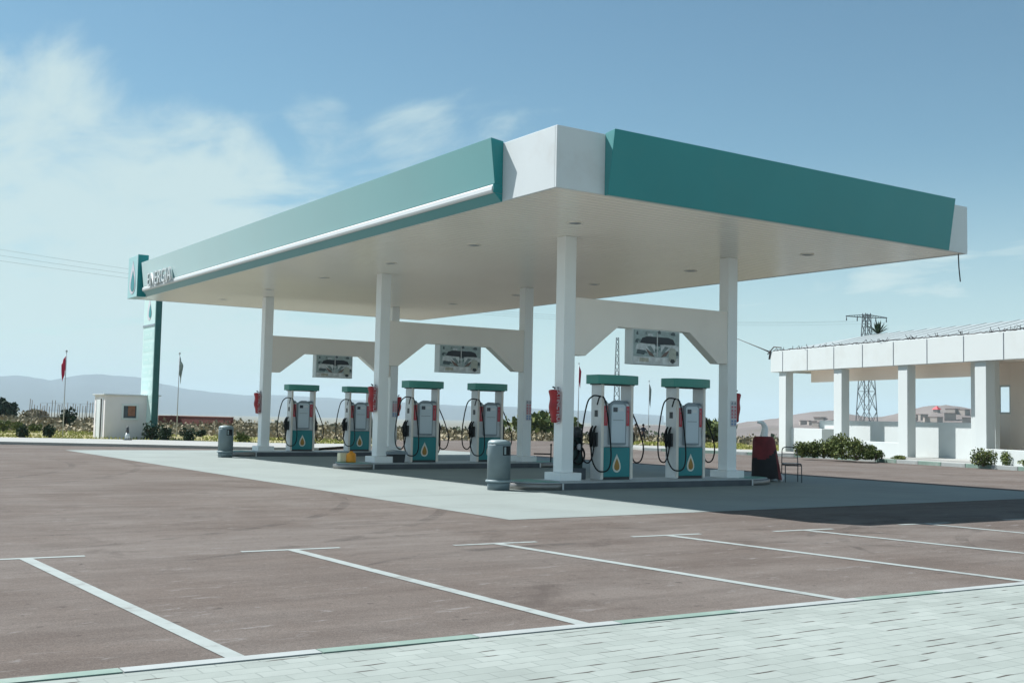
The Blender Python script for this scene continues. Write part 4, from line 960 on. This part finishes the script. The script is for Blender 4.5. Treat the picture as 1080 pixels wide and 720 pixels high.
def clump(x, y, w, h, n, tone, size):
    z = tz(x, y)
    for _ in range(n):
        d = Vector((random.gauss(0, 1), random.gauss(0, 1), abs(random.gauss(0, 1)))).normalized() * random.random() ** .5
        p = Vector((x + d.x * w, y + d.y * w, z + d.z * h)); bb.leaf(p, size * random.uniform(.6, 1.5), min(1, max(0, tone + random.gauss(0, .09))), None, 0, 1.2)
def yardfree(x, y): return not inside((x, y), yard) and not inside((x, y), V1) and not inside((x, y), V2)
cnt = 0
while cnt < 1350:
    u = random.uniform(-120, 860); dpt = 60 * (2.35 ** random.random()); g = AT(u, 450, dpt)
    if not yardfree(g.x, g.y): cnt += .2; continue
    if u > 800 and dpt < 80: cnt += .2; continue
    cnt += 1; k = noise.noise(Vector((g.x * .03, g.y * .03, 0)))
    w = random.uniform(.6, 1.7) * (1 + dpt / 200); h = random.choice((.2, .3, .4, .55, .75)) * random.uniform(.7, 1.1) * (.8 + dpt / 300)
    clump(g.x, g.y, w, h, 44, .46 + .4 * k + random.gauss(0, .2), .15 + dpt * .0009)
tag(bb.build('scrub', 'scrub'), 'dry tan scrub spread over the plain beyond the yard', 'scrub', None, 'stuff')
bb = MB(); cnt = 0
while cnt < 640:
    u = random.uniform(-150, 1250); dpt = 190 * (1.7 ** random.random()); g = AT(u, 450, dpt)
    if noise.noise(Vector((u * .012, 0, 2))) < -.25: cnt += .3; continue
    cnt += 1; clump(g.x, g.y, random.uniform(2, 5), max(1.5, (-.55 - tz(g.x, g.y)) * random.uniform(.72, 1.06)), 60, random.uniform(.2, .8), .8)
tag(bb.build('treeline', 'trees'), 'hazy dark line of far trees along the horizon', 'trees', None, 'stuff')

# fence of thin poles far on the left
t = thing('pole_fence', 'far fence of thin grey poles before the brush at the left', 'fence')
for k in range(27):
    u = 30 + k * 2.65 + random.uniform(-.6, .6); g = AT(u, 448, 100); zb = tz(g.x, g.y); hh = random.uniform(1.5, 2.3)
    bb = MB(); bb.tube([(g.x, g.y, zb), (g.x + .05, g.y, zb + hh)], .03, 6); bb.build('post', 'wood', t)
g0, g1 = AT(42, 448, 100), AT(98, 448, 100)
bb = MB()
for h in (.7, 1.3, 1.9): bb.tube([(g0.x, g0.y, tz(g0.x, g0.y) + h), (g1.x, g1.y, tz(g1.x, g1.y) + h)], .012, 4)
bb.build('wire', 'galv', t)
# brick wall, far
g = AT(186.5, 449, 105); g2 = AT(243, 450, 100); d = g2 - g; ln = math.hypot(d.x, d.y)
t = thing('brick_wall', 'long dark red brick wall far behind the green verge', 'wall', (g.x, g.y, tz(g.x, g.y) - .2), math.atan2(d.y, d.x))
bb = MB(); bb.box(0, ln, 0, .3, 0, 1.12); bb.box(0, .3, -2.2, -.002, 0, 1.12); bb.build('wall', 'brick', t)
bb = MB(); bb.box(-.05, ln + .05, -.04, .34, 1.122, 1.19); bb.box(-.05, .35, -2.2, -.042, 1.122, 1.19); bb.build('coping', mat('coping_brick', (.30, .13, .10), .9), t)

# ------------------------------------------------------------------ lattice towers
def tower(label, u, depth, h, wb, arms, half, th, azim):
    g = AT(u, 446, depth); zb = tz(g.x, g.y) - .3; h -= zb + .3; arms = [q - zb - .3 for q in arms]; t = thing('lattice_tower', label, 'pylon', (g.x, g.y, zb), azim, 'steel lattice power pylons')
    bb = MB(); n = max(6, int(h / (wb * .9))); W_ = lambda z: wb / 2 * (1 - .72 * min(1, z / h))
    C4 = ((-1, -1), (1, -1), (1, 1), (-1, 1)); zs = [h * (1 - (1 - i / n) ** 1.25) for i in range(n + 1)]
    for i in range(n):
        a, c = zs[i], zs[i + 1]
        for k in range(4):
            p, q = C4[k], C4[(k + 1) % 4]
            bb.tube([(p[0] * W_(a), p[1] * W_(a), a), (p[0] * W_(c), p[1] * W_(c), c)], th, 4)
            bb.tube([(p[0] * W_(a), p[1] * W_(a), a), (q[0] * W_(c), q[1] * W_(c), c)], th * .6, 4)
            bb.tube([(q[0] * W_(a), q[1] * W_(a), a), (p[0] * W_(c), p[1] * W_(c), c)], th * .6, 4)
            if i % 2: bb.tube([(p[0] * W_(c), p[1] * W_(c), c), (q[0] * W_(c), q[1] * W_(c), c)], th * .6, 4)
    bb.build('mast', 'lattice', t)
    for z in arms:
        bb = MB(); k = 8
        for s in (-1, 1):
            for yy in (-.4, .4):
                bb.tube([(0, yy, z), (s * half, 0, z + .12)], th * .9, 4); bb.tube([(0, yy, z + .7), (s * half, 0, z + .22)], th * .7, 4)
            for i in range(k):
                f = i / k; f2 = (i + 1) / k; bb.tube([(s * half * f, .4 * (1 - f), z + .1 * f), (s * half * f2, -.4 * (1 - f2), z + .7 * (1 - f2) + .22 * f2)], th * .5, 4)
            for f in (.45, .97): bb.tube([(s * half * f, 0, z), (s * half * f, 0, z - .9)], [.10, .14], 6)
        bb.build('crossarm', 'lattice', t)
    return t
az = math.atan2(CR.y, CR.x)
T2 = tower('tall lattice pylon with a wide crossarm behind the white building', 914, 262, 27.6, 4.6, (26.6,), 5.4, .11, az + R(14))
T1 = tower('distant slim lattice pylon between the signs of the front portal', 650, 330, 25.6, 2.6, (), 3, .10, az)
bb = MB()
zt = 25.6 - T2.location.z - .3
for k, (z, a) in enumerate(((zt, -5.2), (zt, -2.4), (zt, 5.2))):
    pts = []
    p0 = Vector((a, 0, z)); p1 = T2.matrix_basis.inverted() @ AT(-330, 205 + k * 9, 150)
    for i in range(41):
        f = i / 40; p = p0.lerp(p1, f); p.z -= 5.5 * 4 * f * (1 - f); pts.append(p)
    bb.tube(pts, .017, 4)
bb.build('power_line', 'lattice', T2)

# ------------------------------------------------------------------ two people far off
def person(label, base, face, top, legs, arm_l, arm_r, hat=None):
    t = thing('person', label, 'person', base, face)
    J = {'pel': (0, 0, .95, .135), 'wst': (0, 0, 1.10, .125), 'chs': (0, .01, 1.32, .150), 'nek': (0, .01, 1.50, .06), 'hd0': (0, -.01, 1.58, .085), 'hd1': (0, -.015, 1.68, .09)}
    for s, nm in ((-1, 'l'), (1, 'r')):
        J['hip' + nm] = (s * .10, 0, .88, .09); J['kne' + nm] = (s * .12, -.03 - .04 * s, .48, .06); J['ank' + nm] = (s * .13, .02 + .05 * s, .08, .042); J['toe' + nm] = (s * .14, -.13 + .05 * s, .03, .035)
        J['sho' + nm] = (s * .19, .01, 1.40, .062); e, w = (arm_l, arm_r)[s > 0]
        J['elb' + nm] = (*e, .042); J['wri' + nm] = (*w, .03); wv = Vector(w); dv = (wv - Vector(e)).normalized()
        J['pal' + nm] = (*(wv + dv * .07), .034); J['tip' + nm] = (*(wv + dv * .16), .012)
    Ed = [('pel', 'wst'), ('wst', 'chs'), ('chs', 'nek'), ('nek', 'hd0'), ('hd0', 'hd1')]
    for nm in 'lr': Ed += [('pel', 'hip' + nm), ('hip' + nm, 'kne' + nm), ('kne' + nm, 'ank' + nm), ('ank' + nm, 'toe' + nm), ('chs', 'sho' + nm), ('sho' + nm, 'elb' + nm), ('elb' + nm, 'wri' + nm), ('wri' + nm, 'pal' + nm), ('pal' + nm, 'tip' + nm)]
    ks = list(J); me = bpy.data.meshes.new('body'); me.from_pydata([J[k][:3] for k in ks], [(ks.index(a), ks.index(c)) for a, c in Ed], [])
    o = bpy.data.objects.new('body', me); COL.objects.link(o)
    o.modifiers.new('skin', 'SKIN'); sv = me.skin_vertices[0].data
    for i, k in enumerate(ks): sv[i].radius = (J[k][3], J[k][3]); sv[i].use_root = (k == 'pel')
    sb = o.modifiers.new('sub', 'SUBSURF'); sb.levels = sb.render_levels = 2
    dg = bpy.context.evaluated_depsgraph_get(); m2 = bpy.data.meshes.new_from_object(o.evaluated_get(dg)); bpy.data.objects.remove(o)
    o = bpy.data.objects.new('body', m2); COL.objects.link(o); o.parent = t
    m2.materials.clear()
    for m in ('skin', top, legs, 'black'): m2.materials.append(M[m])
    for p in m2.polygons:
        c = p.center; p.use_smooth = True
        hand = c.z < 1.2 and min((c - Vector(arm_l[1])).length, (c - Vector(arm_r[1])).length) < .17
        p.material_index = 0 if (c.z > 1.50 or hand) else 1 if (c.z > .93 or abs(c.x) > .245) else 3 if c.z < .09 else 2
    bb = MB(); bb.lathe([(.0, 1.80), (.07, 1.785), (.105, 1.73), (.112, 1.67), (.10, 1.63)], 14, (0, .012, 0)); bb.build('hair', 'black', t)
    return t
M['cloth_navy'] = mat('cloth_navy', (.012, .016, .035), .85, .2, 5.); M['cloth_tan'] = mat('cloth_tan', (.20, .15, .10), .85, .2, 5.); M['cloth_dark'] = mat('cloth_dark', (.02, .02, .025), .85, .2, 5.)
for (u, lb, tp, lg_, al, ar) in ((670.5, 'person in tan clothes standing on the far verge', 'cloth_tan', 'cloth_tan', ((-.25, .02, 1.14), (-.27, -.06, .90)), ((.25, .02, 1.14), (.26, -.05, .90))),
                                (678.5, 'person in dark navy clothes, elbows out, on the far verge', 'cloth_navy', 'cloth_dark', ((-.36, .03, 1.18), (-.22, -.12, 1.02)), ((.36, .03, 1.18), (.22, -.12, 1.02)))):
    g = AT(u, 450, 98); person(lb, (g.x, g.y, tz(g.x, g.y)), math.atan2(-CF.x, CF.y) + R(160 if 'tan' in tp else 20), tp, lg_, al, ar)

# ------------------------------------------------------------------ hills, mountains, far houses
def uaz(u): return math.atan2(*(ray(u, 440).xy))       # bearing of a picture column, from +Y towards +X
def interp(x, tab):
    if x <= tab[0][0]: return tab[0][1]
    for (a, fa), (c, fc) in zip(tab, tab[1:]):
        if x <= c: k = (x - a) / (c - a); return fa + (fc - fa) * k
    return tab[-1][1]
BASE = -24.
def range_mesh(name, u0, u1, r0, r1, prof, m, nu, nr, rough):
    bb = MB()
    for i in range(nu + 1):
        u = u0 + (u1 - u0) * i / nu; a = uaz(u)
        for k in range(nr + 1):
            f = k / nr; r_ = r0 + (r1 - r0) * f; x = CP.x + math.sin(a) * r_; y = CP.y + math.cos(a) * r_
            hh = (interp(u, prof) - BASE) * (math.sin(math.pi * min(1, f / .72) / 2) if f < .72 else math.cos((f - .72) / .28 * 1.2))
            hh *= 1 + rough * noise.fractal(Vector((x * 5 / (r1 - r0), y * 5 / (r1 - r0), 0)), 1., 2., 5)
            bb.v.append((x, y, BASE + max(-4, hh)))
    for i in range(nu):
        for k in range(nr):
            a = i * (nr + 1) + k; bb.f.append([a, a + nr + 1, a + nr + 2, a + 1]); bb.m.append(0); bb.sm.append(True)
    return tag(bb.build(name, m), kind='structure')
R0 = 8200
hp = lambda u, y: (R0 * .98 / FPX) * ((428.1 + (u + 14) * .0206) - y) if True else 0
range_mesh('mountains', -500, 700, 6200, 9600, [(u, hp(u, y) * 1.03) for u, y in ((-500, 392), (-200, 394), (-60, 399), (0, 399), (28, 398), (52, 402), (84, 396), (105, 397), (150, 402), (190, 411), (240, 415), (300, 418), (380, 422), (450, 425), (560, 430), (700, 438))], 'mountain', 200, 22, .16)
R1 = 950
hq = lambda u, y: (R1 / FPX) * ((428.1 + (u + 14) * .0206) - y)
range_mesh('hills', 560, 1300, 700, 1150, [(u, hq(u, y)) for u, y in ((560, 449), (700, 449), (760, 447), (800, 443), (850, 439), (885, 437), (930, 440), (960, 433), (985, 428), (1010, 428), (1040, 431), (1120, 434), (1300, 440))], 'hill', 120, 14, .22)
rn = random.Random(9); hlab = 'tiny pale house on the far dusty hillside'
hp_ = None
M['housewall'] = mat('house_wall', (.33, .29, .26), .9, .1, .3); M['houseroof'] = mat('house_roof', (.20, .14, .12), .9, .1, .3)
proto_h = None
for k in range(34):
    u = rn.choice((rn.uniform(845, 885), rn.uniform(958, 1012), rn.uniform(955, 1040))); r_ = rn.uniform(760, 940); a = uaz(u); x, y = CP.x + math.sin(a) * r_, CP.y + math.cos(a) * r_
    f = (r_ - 700) / 450; z = BASE - 1 + (-BASE + interp(u, [(560, hq(560, 449)), (700, hq(700, 449)), (760, hq(760, 447)), (800, hq(800, 443)), (850, hq(850, 439)), (885, hq(885, 437)), (930, hq(930, 440)), (960, hq(960, 433)), (985, hq(985, 428)), (1010, hq(1010, 428)), (1040, hq(1040, 431)), (1120, hq(1120, 434))])) * math.sin(math.pi * min(1, f / .72) / 2)
    if proto_h is None:
        t = proto_h = thing('house', hlab, 'house', (x, y, z), rn.random(), 'houses on the far hillside')
        bb = MB(); bb.box(-4, 4, -3, 3, -2, 3.4); bb.build('wall', 'housewall', t)
        bb = MB(); bb.box(-4.2, 4.2, -3.2, 3.2, 3.42, 3.8); bb.build('roof', 'houseroof', t)
        bb = MB(); bb.box(-2.4, -1.2, -3.06, -3.01, 1, 2.2); bb.build('window', 'glass', t)
    else: dup(proto_h, (x, y, z), rn.random() * 3)
g = AT(988, 440, 870); hz_u = math.sin(math.pi * (200 / 450) / .72 / 2); g.z = BASE - 1 + (-BASE + hq(988, 428)) * hz_u
t = thing('kiosk', 'far kiosk with a bright red pointed roof behind the parapet', 'kiosk', (g.x, g.y, g.z))
t.scale = (1.7, 1.7, 1.5)
bb = MB(); bb.box(-1.1, 1.1, -1.1, 1.1, 0, 3.6); bb.build('wall', 'housewall', t)
bb = MB(); bb.add([(-1.6, -1.6, 3.6), (1.6, -1.6, 3.6), (1.6, 1.6, 3.6), (-1.6, 1.6, 3.6), (0, 0, 5.4)], [(0, 1, 4), (1, 2, 4), (2, 3, 4), (3, 0, 4), (3, 2, 1, 0)]); bb.build('roof', mat('kiosk_red', (.62, .03, .05), .6), t)

# ------------------------------------------------------------------ air
hb = MB(); hb.box(-15500, 15500, -15500, 15500, -34, 340)
hz_ = hb.build('haze', [], None); hz_['kind'] = 'stuff'; hz_['label'] = 'thin pale haze over the plain'; hz_['category'] = 'haze'
hm = bpy.data.materials.new('haze_air'); hm.use_nodes = True; nn = hm.node_tree.nodes; nn.clear()
ho = nn.new('ShaderNodeOutputMaterial'); pvn = nn.new('ShaderNodeVolumePrincipled')
pvn.inputs['Color'].default_value = (.66, .82, .92, 1); pvn.inputs['Density'].default_value = HAZE = 1.15e-4; pvn.inputs['Anisotropy'].default_value = 0
hm.node_tree.links.new(pvn.outputs[0], ho.inputs['Volume']); hz_.data.materials.append(hm)
